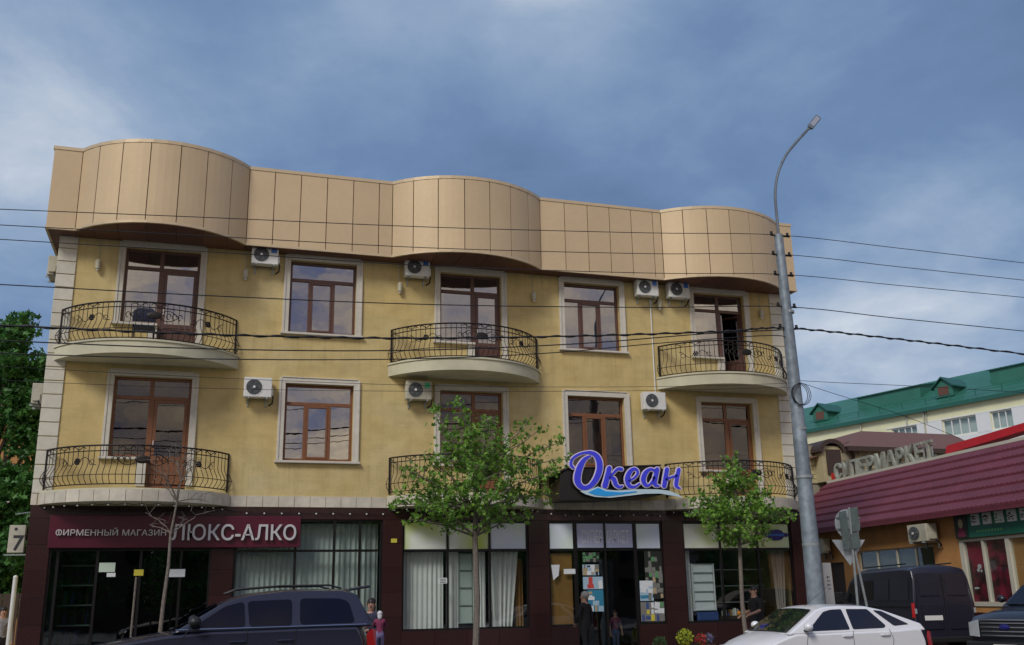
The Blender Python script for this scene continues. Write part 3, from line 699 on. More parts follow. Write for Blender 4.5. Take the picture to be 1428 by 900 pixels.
# address plate on the right window
ap = thing('address_plate', 'small dark blue cartouche address plate on the pale green transom right of the small tree', 'sign', (15.98, FY+.04, 3.2))
mb = MB(); pts = [(-.42, 0), (-.38, .05), (-.25, .06), (-.2, .12), (-.08, .155), (.08, .155), (.2, .12), (.25, .06), (.38, .05), (.42, 0), (.38, -.05), (.25, -.06), (.2, -.12), (.08, -.155), (-.08, -.155), (-.2, -.12), (-.25, -.06), (-.38, -.05)]
mb.prism([(15.98+x, FY+.045, 3.2+z) for x, z in pts], (0, .015, 0)); mk('plate_blue', (.02, .02, .16), .3); mb.build('plate', 'plate_blue', ap)
mb = MB()
for i in range(9): mb.box(15.76+i*.055, 15.80+i*.055, FY+.041, FY+.045, 3.17+.008*(i % 2), 3.23)
mb.build('lettering', 'sticker_blue', ap); mb.v and None
MB().box(15.68, 15.72, FY+.041, FY+.045, 3.17, 3.23).build('number', 'paper_white', ap)
tag(MB().box(4.78, 4.93, FY-.02, FY-.006, 3.0, 3.10).build('notice_plate', 'paper_yellow'), 'tiny yellow plate on dark granite pier between the shops', 'plate')
# things inside the shops --------------------------------------------------
corrug(1.0, 4.52, .42, 3.5, FY+.42, 'curtain_grey', 'curtain', 'long grey-green vertical blind behind the glass under the burgundy sign', .03, .13, seed=11)
corrug(5.12, 6.22, .88, 2.78, FY+.34, 'curtain_white', 'curtain', 'white striped vertical blind left of the first street tree trunk', .022, .12, seed=12)
corrug(6.30, 6.62, .88, 2.78, FY+.34, 'curtain_white', 'curtain', 'narrow white blind strip left of the pale shelf cabinet', .02, .1, seed=13)
corrug(7.05, 7.36, .88, 2.78, FY+.34, 'curtain_white', 'curtain', 'narrow white blind strip just right of the first street tree trunk', .02, .1, seed=14)
corrug(7.45, 8.25, .88, 2.78, FY+.34, 'curtain_white', 'curtain', 'draped white curtain with dark folds at right end of middle shop window', .07, .17, lean=-.28, seed=15)
corrug(8.2, 8.42, .88, 2.6, FY+.45, 'ochre_board', 'curtain', 'brown curtain strip behind the draped white curtain', .02, .1, seed=16)
corrug(13.06, 13.32, .88, 2.78, FY+.34, 'curtain_white', 'curtain', 'white curtain strip left of the white fridge shelves', .02, .1, seed=17)
corrug(15.95, 16.42, .88, 2.78, FY+.34, 'curtain_pale', 'curtain', 'tall pale curtain at right end of the rightmost shop window', .05, .11, lean=-.25, seed=18)
def shelf(x0, x1, z0, z1, n, y, mt, label):
    t = thing('shelf_cabinet', label, 'shelf', ((x0+x1)/2, y, z0))
    MB().box(x0, x1, y+.30, y+.32, z0, z1).build('back_panel', mt, t)
    for x in (x0-.03, x1): MB().box(x, x+.03, y, y+.3, z0, z1).build('side_panel', mt, t)
    for i in range(n+1): MB().box(x0, x1, y, y+.295, z0+(z1-z0-.02)*i/n, z0+(z1-z0-.02)*i/n+.02).build('shelf', 'galv', t)
    for i in range(n):
        zz = z0+(z1-z0)*i/n+.02; MB().box(x0+.02, x1-.02, y+.02, y+.04, zz, zz+(z1-z0)/n*.9).build('shelf_front', mt, t)
    return t
shelf(6.66, 7.02, .98, 2.74, 4, FY+.36, 'shelf_pale', 'pale green shelf cabinet between blind strips in middle shop window')
shelf(13.38, 14.02, 1.15, 2.42, 5, FY+.3, 'paper_white', 'white cabinet of drawers in left pane of the rightmost shop window')
t = thing('goods_display', 'dark display shelves with small goods behind the window where a man walks', 'shelf', (14.7, FY+.5, .9))
for z in (1.35, 1.8, 2.25): MB().box(14.25, 15.9, FY+.75, FY+1.1, z, z+.02).build('shelf', 'galv', t)
MB().box(14.2, 15.3, FY+.3, FY+.55, .9, 1.0).build('counter', 'brown_wood', t)
for i in range(14):
    x = 14.24+i*.075; MB().box(x, x+.055, FY+.32, FY+.40, 1.0, 1.08+.12*rnd.random()).build('goods', ['goods_a', 'cloth_grey', 'goods_blue', 'ochre_board', 'goods_a'][i % 5], t)
for i in range(3): MB().ball((14.74+i*.13, FY+.30, 1.06), .06, .05, .07, 8, 6).build('jar', 'goods_orange', t, smooth=True)
tag(MB().box(13.40, 14.05, FY+.22, FY+.26, .9, 1.12).build('poster', 'goods_blue'), 'dark blue printed strip under the white drawers in rightmost shop', 'poster')
# big display window items by the door
tag(MB().box(9.08, 9.72, FY+.16, FY+.18, .9, 2.72).build('board', 'ochre_board'), 'ochre brown board filling the pane left of the supermarket door', 'board')
for i, (x0, x1, z0, z1, mt, lb) in enumerate([
    (9.09, 9.33, 2.02, 2.42, 'paper_white', 'torn white paper at left edge of the ochre board'),
    (9.44, 9.77, 2.18, 2.31, 'paper_white', 'small white horizontal label near top right of the ochre board')]):
    tag(MB().prism([(x0, FY+.04, z1), (x0+.05*(i == 0), FY+.04, z0), (x0+(x1-x0)*.5, FY+.04, z0+.06*(i == 0)), (x1-.04*(i == 0), FY+.04, z0+.12*(i == 0)), (x1, FY+.04, z1)], (0, .003, 0)).build('paper_notice', mt), lb, 'notice')
def posterpatch(x0, x1, z0, z1, cols, rows, ncol, label, y, bg, seed, shapes=True, dens=.9):
    rr = random.Random(seed); t = thing('poster', label, 'poster', ((x0+x1)/2, y, z0))
    MB().box(x0, x1, y, y+.004, z0, z1).build('sheet', bg, t)
    byc = {}
    for i in range(ncol):
        for j in range(rows):
            if rr.random() > dens: continue
            c = rr.choice(cols); mb = byc.setdefault(c, MB()); w_ = (x1-x0)/ncol; h_ = (z1-z0)/rows; ax, az_ = x0+i*w_+w_*.1*rr.random(), z0+j*h_+h_*.15*rr.random()
            n = 4; ph_ = math.pi/4+rr.uniform(-.2, .2); w2_, h2_ = w_*rr.uniform(.6, 1.9), h_*rr.uniform(.6, 1.9); cx_, cz_ = min(max(ax+w_*.45, x0+w2_*.4), x1-w2_*.4), min(max(az_+h_*.45, z0+h2_*.4), z1-h2_*.4)
            mb.prism([(cx_+w2_*.52*math.cos(ph_+k*math.pi/2), y-.002-.0002*(i*rows+j), cz_+h2_*.52*math.sin(ph_+k*math.pi/2)) for k in range(n)], (0, .0001, 0))
    for c, mb in byc.items(): mb.build('print', c, t)
    return t
mk('p_teal', (.03, .22, .35), .5); mk('p_green', (.10, .30, .12), .5); mk('p_red', (.55, .06, .05), .5); mk('p_grey', (.20, .20, .18), .5); mk('p_sand', (.42, .34, .2), .5); mk('p_dark', (.02, .025, .02), .5); mk('p_paleblue', (.35, .50, .62), .5)
posterpatch(9.98, 10.45, 2.14, 2.42, ['p_sand', 'p_grey', 'p_dark', 'paper_white'], 3, 4, 'landscape poster, topmost of three pasted on the left door leaf', FY+.045, 'p_paleblue', 1)
posterpatch(9.98, 10.55, 1.78, 2.10, ['p_red', 'paper_yellow', 'p_green', 'paper_white', 'p_teal'], 2, 4, 'bright red and yellow poster in the middle of the left door leaf', FY+.043, 'p_paleblue', 2)
posterpatch(10.10, 10.55, 1.2, 1.76, ['p_teal', 'p_sand', 'p_grey', 'p_paleblue', 'paper_white'], 4, 3, 'blue beach poster above the shoulder of the man at the door', FY+.045, 'p_teal', 3)
posterpatch(9.98, 10.48, 2.48, 2.74, ['p_green', 'p_dark', 'p_grey'], 3, 5, 'dim leafy poster at the top of the left door leaf', FY+.045, 'p_dark', 4)
posterpatch(11.62, 12.02, 1.45, 1.98, ['p_grey', 'paper_white', 'p_teal', 'p_sand'], 3, 2, 'pale blue poster with four pictures right of the supermarket door', FY+.042, 'p_paleblue', 5)
posterpatch(11.80, 12.32, 1.5, 2.76, ['p_grey', 'p_dark', 'p_sand', 'p_grey', 'p_green'], 9, 5, 'crowded dark sheet of small pictures right of the supermarket door', FY+.047, 'p_dark', 6, dens=.75)
posterpatch(11.62, 12.32, .92, 1.42, ['p_grey', 'goods_blue', 'paper_white', 'p_green', 'paper_yellow'], 3, 5, 'low strip of small coloured leaflets at the bottom of the pane right of the door', FY+.047, 'p_grey', 7)
# left shop: papers, post, shelves
for x0, x1, z0, z1, mt, lb in [(-2.05, -1.70, 2.35, 2.56, 'paper_green', 'pale greenish notice on the dark glass of the leftmost shop'),
    (-1.87, -1.68, 2.24, 2.33, 'paper_white', 'small bluish sticker just below the pale greenish notice'),
    (-1.28, -1.07, 2.26, 2.40, 'paper_yellow', 'small yellow sticker on dark glass left of the bare sapling'),
    (-.52, -.14, 2.22, 2.40, 'paper_white', 'white notice on dark glass right of the bare sapling')]:
    tag(MB().box(x0, x1, FY+.042, FY+.046, z0, z1).build('paper_notice', mt), lb, 'notice')
sh = thing('display_shelf', 'dark shelving with pale shelf edges inside the leftmost shop', 'shelf', (-2.5, FY+.5, 0))
for z in (.7, 1.15, 1.6, 2.05, 2.5): MB().box(-2.9, -2.15, FY+.5, FY+.9, z, z+.03).build('shelf', 'shelf_pale', sh)
for k in range(22): 
    z = (.73, 1.18, 1.63, 2.08)[k % 4]; x = -2.86+.7*rnd.random(); MB().tube([(x, FY+.6, z), (x, FY+.6, z+.2), (x, FY+.6, z+.24), (x, FY+.6, z+.33)], [.04, .04, .015, .015], 7).build('bottle', ['bush_green', 'brown_wood', 'goods_blue'][k % 3], sh)
tag(MB().box(-3.05, -2.93, FY+.2, FY+.24, .2, 2.7).build('door_post', 'teal_post'), 'teal grey strip inside the left edge of the leftmost shop glass', 'post')
tag(MB().box(6.02, 6.28-.05, FY-.05, FY-.03, 1.98, 2.12).build('round_notice', 'paper_white'), 'small white notice on the middle shop glass at left of the first tree trunk', 'notice')
MB  # lettering dashes on the notice
o = bpy.data.objects['round_notice']; mb = MB()
for r_ in range(3): MB().box(6.05, 6.20, FY-.053, FY-.0505, 2.0+.04*r_, 2.015+.04*r_).build('print', 'ink', o)
# string of bulbs ------------------------------------------------------------
SL = thing('light_string', 'string of small white bulbs hung under the stone band', 'lights', (6, FY-.1, 3.74))
ball = None; pts = []
def bulb(p):
    global ball
    if ball is None:
        ball = MB().ball((0, 0, 0), .022, seg=8, rings=6).build('bulb', 'hub_white', SL, smooth=True, local=True); ball.location = p-wl(SL)
    else: inst(ball, SL, p-wl(SL))
for A in arcsB[:1]:
    for i in range(14): p = A.pt((i+.5)/14, -.10, 3.80-.01*(i % 2)); pts.append(p)
for x in [1.2+.42*i for i in range(9)]: pts.append(Vector((x, FY-.05, 3.72-.015*((i) % 2))))
for i in range(12): pts.append(arcsB[1].pt((i+.5)/12, -.10, 3.80))
for x in [9.1+.40*i for i in range(9)]: pts.append(Vector((x, FY-.05, 3.72+.02*math.sin(x*5))))
for i in range(11): pts.append(arcsB[2].pt((i+.5)/11, -.1, 3.80))
for p in pts: bulb(p)
mb = MB()
for a, b_ in zip(pts, pts[1:]):
    mb.tube([a+Vector((0, .01, .03)), (a+b_)/2+Vector((0, .01, .0)), b_+Vector((0, .01, .03))], .006, 4)
mb.build('cord', 'cable_black', SL)
IC = MB(); rr = random.Random(3)
for i in range(90):
    u = i/90; p = arcsB[2].pt(u, -.03, 3.86); l = .05+.14*rr.random(); IC.tube([p, p+Vector((.02*rr.random(), 0, -l*.5)), p+Vector((.03*(rr.random()-.5), 0, -l))], .009, 4)
for i in range(70):
    x = 8.9+3.5*i/70; IC.tube([(x, FY-.05, 3.86), (x+.01, FY-.05, 3.80-.08*rr.random())], .008, 4)
tag(IC.build('icicle_garland', 'cable_black'), 'dark drooping icicle garland wires under the right balcony band', 'garland')
# conduit and drainpipe on wall
tag(MB().tube([(12.39, FY-.03, 10.0), (12.39, FY-.03, 7.2), (12.45, FY-.03, 7.1), (12.45, FY-.03, 6.7)], .02, 8).build('drain_hose', 'white_enamel'), 'thin pale condensate pipe running down between the windows left of the right balconies', 'pipe')
# wall lamps ----------------------------------------------------------------
lamp0 = None
for i, (x, z, lb) in enumerate([(-2.70, 9.79, 'small cream wall lamp between the left quoins and the top left balcony door'), (.85, 9.83, 'small cream wall lamp under the first top row air conditioner'), (4.91, 9.78, 'small cream wall lamp left of the top middle balcony door'), (8.75, 9.82, 'small cream wall lamp right of the top middle balcony door'), (12.66, 9.86, 'small cream wall lamp beneath the pair of top air conditioners'), (16.08, 9.81, 'small cream wall lamp between top right balcony door and right quoins')]):
    if lamp0 is None:
        lamp0 = thing('wall_lamp', lb, 'wall lamp', (x, FY, z-.15), 0, 'cream wall lamps on the yellow facade')
        MB().box(x-.045, x+.045, FY-.03, FY, z-.04, z+.13).build('bracket', 'lamp_cream', lamp0, bevel=.01)
        mb = MB(); mb.tube([(x, FY-.09, z-.14), (x, FY-.09, z-.12), (x, FY-.09, z+.08), (x, FY-.09, z+.13)], [.035, .06, .07, .03], 12); mb.build('shade', 'lamp_cream', lamp0, smooth=True)
        MB().tube([(x, FY-.012, z+.13), (x, FY-.012, 10.45)], .012, 5).build('conduit', 'lamp_cream', lamp0)
        MB().ball((x, FY-.09, z-.15), .035, seg=8, rings=6).build('bulb', 'hub_white', lamp0, smooth=True)
    else:
        c = copy_tree(lamp0); c.location = (x, FY, z-.15); c['label'] = lb
# air conditioners -------------------------------------------------------------
def make_ac(label, enamel='white_enamel', sticker=None, w=.68, h=.50, side=False):
    t = thing('air_conditioner', label, 'air conditioner', (0, 0, 0), 0, 'outdoor air conditioner units')
    MB().box(0, w, -.32, -.08, 0, h).build('casing', enamel, t, bevel=.015, local=True)
    cx_, cz_, r = w*.36, h*.5, h*.38
    mb = MB(); mb.cyl((cx_, -.321, cz_), (0, -1, 0), r, .004, 24); mb.build('fan_recess', 'fan_dark', t, local=True)
    mb = MB()
    for k in range(5):
        a = k*2*math.pi/5; 
        p = [(cx_+r*.2*math.cos(a), -.329, cz_+r*.2*math.sin(a)), (cx_+r*.86*math.cos(a-.25), -.327, cz_+r*.86*math.sin(a-.25)), (cx_+r*.9*math.cos(a+.3), -.333, cz_+r*.9*math.sin(a+.3)), (cx_+r*.25*math.cos(a+.6), -.331, cz_+r*.25*math.sin(a+.6))]
        mb.add(p, [(0, 1, 2, 3)])
    mb.build('fan', 'grille_dark', t, local=True)
    mb = MB()
    for k in range(1, 6): rr_ = r*k/5; mb.tube([(cx_+rr_*math.cos(a*math.pi/12), -.342, cz_+rr_*math.sin(a*math.pi/12)) for a in range(25)], .0035, 4)
    for k in range(12): a = k*math.pi/6; mb.tube([(cx_+.04*math.cos(a), -.344, cz_+.04*math.sin(a)), (cx_+r*math.cos(a), -.344, cz_+r*math.sin(a))], .003, 4)
    mb.build('grille', 'grille_dark', t, local=True)
    MB().cyl((cx_, -.345, cz_), (0, -1, 0), .034, .012, 12).build('hub', 'hub_white', t, local=True)
    if sticker: MB().box(w*.72, w*.93, -.323, -.3205, h*.62, h*.90).build('sticker', sticker, t, local=True)
    mb = MB()
    for x in (w*.15, w*.80):
        mb = MB(); mb.prism([(x, -.36, -.002), (x, 0, -.002), (x, 0, -.2), (x, -.03, -.2), (x, -.03, -.045), (x, -.36, -.045)], (.035, 0, 0)); mb.build('bracket', 'galv', t, local=True)
    MB().tube([(w+.01, -.15, .10), (w+.05, -.15, .03), (w+.04, -.05, -.10), (w-.05, -.02, -.16)], .018, 6).build('hose', 'cable_black', t, local=True)
    MB().box(w, w+.035, -.28, -.12, .06, .24).build('valve_cover', enamel, t, local=True, bevel=.008)
    return t
for (x, z, lb, en, st) in [(.97, 10.06, 'white air conditioner with blue sticker under parapet beside the top left balcony door', 'white_enamel', 'sticker_blue'),
    (5.01, 10.06, 'white air conditioner with blue sticker left of the top middle balcony door', 'white_enamel', 'sticker_blue'),
    (11.86, 10.02, 'left one of the two adjacent air conditioners under the parapet', 'white_enamel', 'sticker_blue'),
    (12.88, 10.03, 'right one of the two adjacent air conditioners under the parapet', 'white_enamel', 'sticker_blue'),
    (.96, 6.55, 'plain white air conditioner between lower left balcony and lower window', 'white_enamel', None),
    (5.07, 6.66, 'older air conditioner with green sticker under the middle balcony slab', 'old_enamel', 'sticker_green'),
    (11.88, 6.65, 'plain white air conditioner between lower right window and right balconies', 'white_enamel', None)]:
    a = make_ac(lb, en, st); a.location = (x, FY, z)
for (y, z, lb) in [(FY+.9, 9.62, 'upper air conditioner on the left side wall seen edge on'), (FY+.7, 6.30, 'lower air conditioner on the left side wall behind the quoins')]:
    a = make_ac(lb, 'old_enamel', None); a.location = (X0+.02, y+.3, z); a.rotation_euler = (0, 0, R_(-90))
nb_ = thing('number_box', 'white light box with a black number 7 on the left side of the granite corner', 'sign', (-3.85, FY+.15, 2.75))
MB().box(-4.04, -3.70, FY+.12, FY+.3, 2.80, 3.42).build('box', 'old_enamel', nb_, bevel=.01)
MB().box(-4.1, -3.64, FY+.14, FY+.28, 2.74, 2.77).build('bracket', 'galv', nb_)
write('7', (-3.95, FY+.119, 2.86), (1, 0, 0), (0, 0, 1), .34, .004, 'ink', nb_, name='digit', bold=.02)
MB().cyl((-3.90, FY+.119, 3.33), (0, -1, 0), .035, .003, 10).build('mark', 'ink', nb_)
MB().tube([(-3.64, FY+.2, 3.72), (-3.95, FY+.1, 3.66)], .015, 6).build('stay', 'galv', nb_)
# signs ---------------------------------------------------------------------
ls = thing('shop_sign', 'long burgundy sign board with silver Cyrillic lettering over the leftmost shop', 'sign', (-.3, FY-.1, 2.9))
MB().box(-3.17, 2.50, FY-.16, FY-.03, 2.89, 3.63).build('board', 'burgundy', ls, bevel=.01)
write('ФИРМЕННЫЙ МАГАЗИН', (-3.03, FY-.19, 3.165), (1, 0, 0), (0, 0, 1), .135, .03, 'letter_silver', ls, width=2.42, bold=.004)
write('ЛЮКС-АЛКО', (-.52, FY-.20, 3.06), (1, 0, 0), (0, 0, 1), .36, .04, 'letter_silver', ls, width=2.93, bold=.012)
ok = thing('script_sign', 'black box sign with blue script lettering and pale wave over the supermarket door', 'sign', (11, FY-.5, 4.1))
mb = MB(); mb.prism([(9.27, FY-.05, 4.10), (12.55, FY-.05, 4.10), (12.75, FY-.05, 4.42), (12.75, FY-.05, 4.95), (9.27, FY-.05, 4.95)], (0, -.02, 0))
yf = FY-.86
mb = MB()
fr_ = [at(781, 662, yf), at(792, 655, yf), at(920, 651, yf), at(934, 662, yf), at(934, 688, yf), at(905, 693, yf), at(845, 697, yf), at(780, 698, yf)]
mb.prism(fr_, (0, .84, 0)); mb.build('box', 'sign_black', ok)
mb = MB(); mb.prism([at(769, 664, yf-.03), at(792, 654, yf-.03), at(922, 650, yf-.03), at(922, 648, yf-.03), at(791, 652, yf-.03), at(769, 662, yf-.03)], (0, .9, 0)); mb.build('top_edge', 'sign_black', ok)
def cr_spline(p, n=8):
    out = []
    P = [p[0]]+list(p)+[p[-1]]
    for i in range(1, len(P)-2):
        for k in range(n):
            t = k/n; a, b_, c, d = P[i-1], P[i], P[i+1], P[i+2]
            out.append(tuple(.5*((2*b_[j])+(-a[j]+c[j])*t+(2*a[j]-5*b_[j]+4*c[j]-d[j])*t*t+(-a[j]+3*b_[j]-3*c[j]+d[j])*t**3) for j in range(len(b_))))
    out.append(tuple(p[-1])); return out
def zpt(u, v, y): return at(760+u/4.735, 530+v/4.735, y)
def brush(strokes, name, grow, y, depth, mt, parent):
    mb = MB()
    for st in strokes:
        s_ = cr_spline(st); L1 = []; L2 = []
        n = len(s_)
        for i, (u, v, w_) in enumerate(s_):
            a = s_[max(0, i-1)]; b_ = s_[min(n-1, i+1)]; dx, dy = b_[0]-a[0], b_[1]-a[1]; l = math.hypot(dx, dy) or 1
            h = w_/2+grow; nx, ny = -dy/l*h, dx/l*h; L1.append((u+nx, v+ny)); L2.append((u-nx, v-ny))
        def capp(c, h, d0):
            return [(c[0]+h*math.cos(d0+math.pi*k/6), c[1]+h*math.sin(d0+math.pi*k/6)) for k in range(1, 6)]
        vs = []
        for (a, b_) in zip(L1, L2):
            vs += [zpt(*a, y), zpt(*b_, y)]
        m = len(vs); vs += [q+Vector((0, depth, 0)) for q in vs]
        fs = []
        for i in range(n-1):
            k = 2*i; fs += [(k, k+1, k+3, k+2), (m+k, m+k+2, m+k+3, m+k+1), (k, k+2, m+k+2, m+k), (k+1, m+k+1, m+k+3, k+3)]
        fs += [(0, m, m+1, 1), (2*n-2, 2*n-1, m+2*n-1, m+2*n-2)]
        mb.add(vs, fs)
        for c in (s_[0], s_[-1]):
            h = c[2]/2+grow; mb.prism([zpt(c[0]+h*math.cos(k*math.pi/6), c[1]+h*math.sin(k*math.pi/6), y+.001) for k in range(12)], (0, depth-.002, 0))
    return mb.build(name, mt, parent, fixn=True)
LT = [
 [[(187, 580, 16), (172, 560, 18), (178, 528, 16), (208, 500, 16), (255, 482, 15), (310, 482, 24), (350, 515, 36), (362, 580, 38), (340, 650, 36), (300, 700, 30), (255, 712, 30), (222, 685, 38), (215, 640, 42), (232, 575, 38), (262, 525, 26), (300, 502, 12)]],
 [[(425, 583, 30), (412, 640, 32), (396, 700, 34)], [(505, 590, 22), (482, 588, 18), (455, 612, 14), (425, 648, 12)], [(430, 645, 18), (455, 655, 28), (468, 690, 26), (492, 708, 18), (512, 700, 10)]],
 [[(552, 668, 12), (592, 645, 14), (614, 612, 16), (596, 588, 18), (565, 602, 26), (545, 650, 32), (556, 698, 26), (592, 706, 16), (625, 685, 10)]],
 [[(726, 600, 16), (696, 590, 18), (664, 615, 28), (650, 660, 30), (668, 696, 22), (696, 688, 14), (726, 640, 12)], [(742, 590, 26), (730, 645, 28), (726, 690, 24), (752, 700, 12)]],
 [[(806, 590, 26), (796, 650, 28), (788, 700, 28)], [(796, 660, 12), (836, 642, 14), (876, 632, 12)], [(884, 592, 24), (872, 650, 26), (868, 700, 22), (892, 716, 10)]]]
yl = FY-1.0
for st in LT:
    brush(st, 'letter_outline', 6, yl+.012, .05, 'letter_edge', ok); brush(st, 'letter', 0, yl, .045, 'letter_blue', ok)
wv = [(232, 735), (300, 722), (350, 704), (400, 724), (470, 730), (600, 722), (740, 722), (820, 732), (880, 755), (912, 780), (860, 768), (760, 750), (660, 752), (540, 766), (430, 778), (330, 772), (270, 756)]
mb = MB(); mb.prism([zpt(*q, yl+.01) for q in wv], (0, .04, 0)); mb.build('wave', 'wave_pale', ok)
wv2 = [(285, 742), (352, 712), (402, 735), (500, 742), (610, 734), (600, 742), (480, 760), (400, 768), (330, 760)]
mb = MB(); mb.prism([zpt(*q, yl) for q in wv2], (0, .03, 0)); mb.build('wave_inlay', 'wave_blue', ok)
# chair on the top left balcony --------------------------------------------------
ch = thing('balcony_chair', 'dark garden chair standing on the top left balcony behind the railing', 'chair', (-1.35, 24.55, 7.645))
mb = MB(); mb.prism([(-1.74, 24.42, 8.16), (-1.72, 24.42, 8.42), (-1.62, 24.42, 8.50), (-1.30, 24.42, 8.50), (-1.22, 24.42, 8.42), (-1.20, 24.42, 8.16)], (0, .03, 0)); mb.build('backrest', 'cloth_navy', ch, bevel=.01)
MB().box(-1.72, -1.22, 24.45, 24.9, 8.05, 8.09).build('seat', 'cloth_navy', ch, bevel=.01)
for x in (-1.71, -1.24):
    for y in (24.44, 24.88): MB().tube([(x, y, 7.65), (x, y, 8.1)], .014, 6).build('leg', 'iron', ch)

# =================================================================== TREES
def leaf(mb, p, size, rr, flat=.4):
    n = Vector((rr.gauss(0, 1), rr.gauss(0, 1), rr.gauss(.7, .8))).normalized(); a = n.cross(Vector((rr.gauss(0, 1), rr.gauss(0, 1), rr.gauss(0, 1)))).normalized(); b = n.cross(a)
    R = [1, .42, .85, .38, .6, .3, .6, .38, .85, .42]
    A_ = [90, 60, 30, 0, -35, -90, -145, 180, 150, 120]
    vs = [p+(a*math.cos(R_(t))+b*math.sin(R_(t)))*r*size*.5+n*(.10*size*abs(math.cos(R_(t)))) for r, t in zip(R, A_)]
    mb.add([p]+vs, [(0, 1+i, 1+(i+1) % 10) for i in range(10)] if False else [(0, 1, 2, 3, 4, 5, 6), (0, 6, 7, 8, 9, 10, 1)])
def limb(p0, p1, rr, n=7, sag=.0, wob=.12):
    p0, p1 = Vector(p0), Vector(p1); L_ = (p1-p0).length; pts = []
    for i in range(n+1):
        t = i/n; w_ = math.sin(t*math.pi)*wob*L_; pts.append(p0.lerp(p1, t)+Vector((rr.uniform(-1, 1)*w_*.3, rr.uniform(-1, 1)*w_*.3, w_*.35+sag*t*(1-t))))
    return pts
def street_tree(base, trunk, tips, label, leafmat, bark, seed, lsize=.15, dens=26, spread=.17, grp=None, cat='tree'):
    rr = random.Random(seed); t = thing('street_tree', label, cat, base, 0, grp)
    mb = MB(); n = len(trunk); mb.tube([Vector(q[:3]) for q in trunk], [q[3] for q in trunk], 9); mb.build('trunk', bark, t, smooth=True)
    br = MB(); lv = MB()
    for (x, y, z, fork, k) in tips:
        o = Vector(trunk[fork][:3]); e = Vector((x, y, z)); pts = limb(o, e, rr); r0 = trunk[fork][3]*.36
        br.tube(pts, [r0*(1-i/len(pts))+.006 for i in range(len(pts))], 6)
        for i, p in enumerate(pts):
            f = i/(len(pts)-1)
            if f < .30: continue
            for tw in range(3):
                dv = Vector((rr.gauss(0, 1), rr.gauss(0, 1), rr.gauss(.15, .8))).normalized()*rr.uniform(.2, .55)*k*(1.15-.5*f)
                q = p+dv; br.tube([p, p+dv*.5+Vector((0, 0, .03)), q], [.008, .006, .003], 4)
                for _ in range(int(dens*k)):
                    w_ = rr.random(); c = p.lerp(q, .25+.85*w_); leaf(lv, c+Vector((rr.gauss(0, spread*.45), rr.gauss(0, spread*.45), rr.gauss(0, spread*.4))), lsize*rr.uniform(.6, 1.2), rr)
    br.build('branches', bark, t, smooth=True); lv.build('crown', leafmat, t, fixn=False)
    return t
# tree in front of the middle shop: fan shaped crown
Y1 = 21.0
def tip(px, py, dy, fork, k=1): p = at(px, py, Y1+dy); return (p.x, p.y, p.z, fork, k)
tb = at(664, 890, Y1); tr1 = [(tb.x-.03, Y1, 0, .078), (tb.x+.03, Y1, 1.6, .066), (tb.x-.01, Y1, 2.9, .060), (tb.x+.03, Y1, 3.45, .054), (tb.x+.0, Y1, 4.0, .042)]
tips1 = [tip(608, 575, .2, 4, .8), tip(640, 562, -.3, 4, .7), tip(648, 585, .5, 4, .9), tip(682, 590, -.3, 4, .9), tip(735, 590, .3, 4, .55), tip(752, 600, -.2, 4, .6), tip(780, 618, .2, 4, .55), tip(700, 605, .6, 4, .8), tip(772, 655, -.2, 3, 1), tip(765, 690, .3, 3, .9), tip(728, 650, -.6, 4, 1.1), tip(630, 625, -.5, 4, 1.1),
    tip(600, 640, .3, 3, 1.1), tip(575, 660, -.3, 3, .9), tip(560, 690, .3, 3, .8), tip(548, 705, -.2, 3, .6), tip(585, 705, -.6, 2, .8), tip(600, 690, .8, 3, 1.1), tip(660, 650, -.9, 3, 1.1), tip(690, 690, -.9, 2, 1), tip(640, 690, -.6, 3, 1), tip(715, 690, .7, 2, .9), tip(620, 715, -.5, 2, .7), tip(700, 712, -.4, 2, .6), tip(790, 640, .1, 4, .45), tip(655, 610, -.6, 4, 1), tip(705, 640, .8, 4, 1), tip(570, 725, -.3, 2, .45), tip(738, 718, .3, 2, .45)]
street_tree((tb.x, Y1, 0), tr1, tips1, 'larger leafy street tree with fan shaped crown before the middle shop windows', 'leaf_plane', 'bark_grey', 21, .18, 9.5, grp=None)
Y1 = 21.0; tb = at(1040, 885, Y1); tr2 = [(tb.x+.02, Y1, 0, .058), (tb.x-.03, Y1, 1.4, .05), (tb.x+.02, Y1, 2.7, .045), (tb.x, Y1, 3.3, .036), (tb.x+.01, Y1, 3.9, .026)]
tips2 = [tip(1020, 640, .1, 4, .6), tip(1030, 662, -.3, 4, .8), tip(1050, 668, .3, 4, .7), tip(1000, 672, .2, 4, .7), tip(1070, 690, -.3, 4, .8), tip(985, 695, -.2, 3, .9), tip(968, 700, .3, 3, .6), tip(1090, 715, .2, 3, .8), tip(1105, 722, -.2, 3, .4), tip(1060, 715, -.7, 3, 1), tip(1020, 710, -.7, 3, 1), tip(985, 725, -.4, 3, .9), tip(1000, 740, -.2, 2, .7), tip(1075, 738, -.3, 2, .6), tip(1035, 735, -.6, 2, .8), tip(965, 718, .1, 3, .5), tip(1050, 700, .8, 3, 1), tip(1010, 690, .6, 4, .9), tip(1060, 755, 0, 2, .35), tip(1010, 752, .1, 2, .4)]
street_tree((tb.x, Y1, 0), tr2, tips2, 'smaller leafy street tree before the rightmost shop window beside the lamp pole', 'leaf_plane', 'bark_grey', 22, .17, 10)
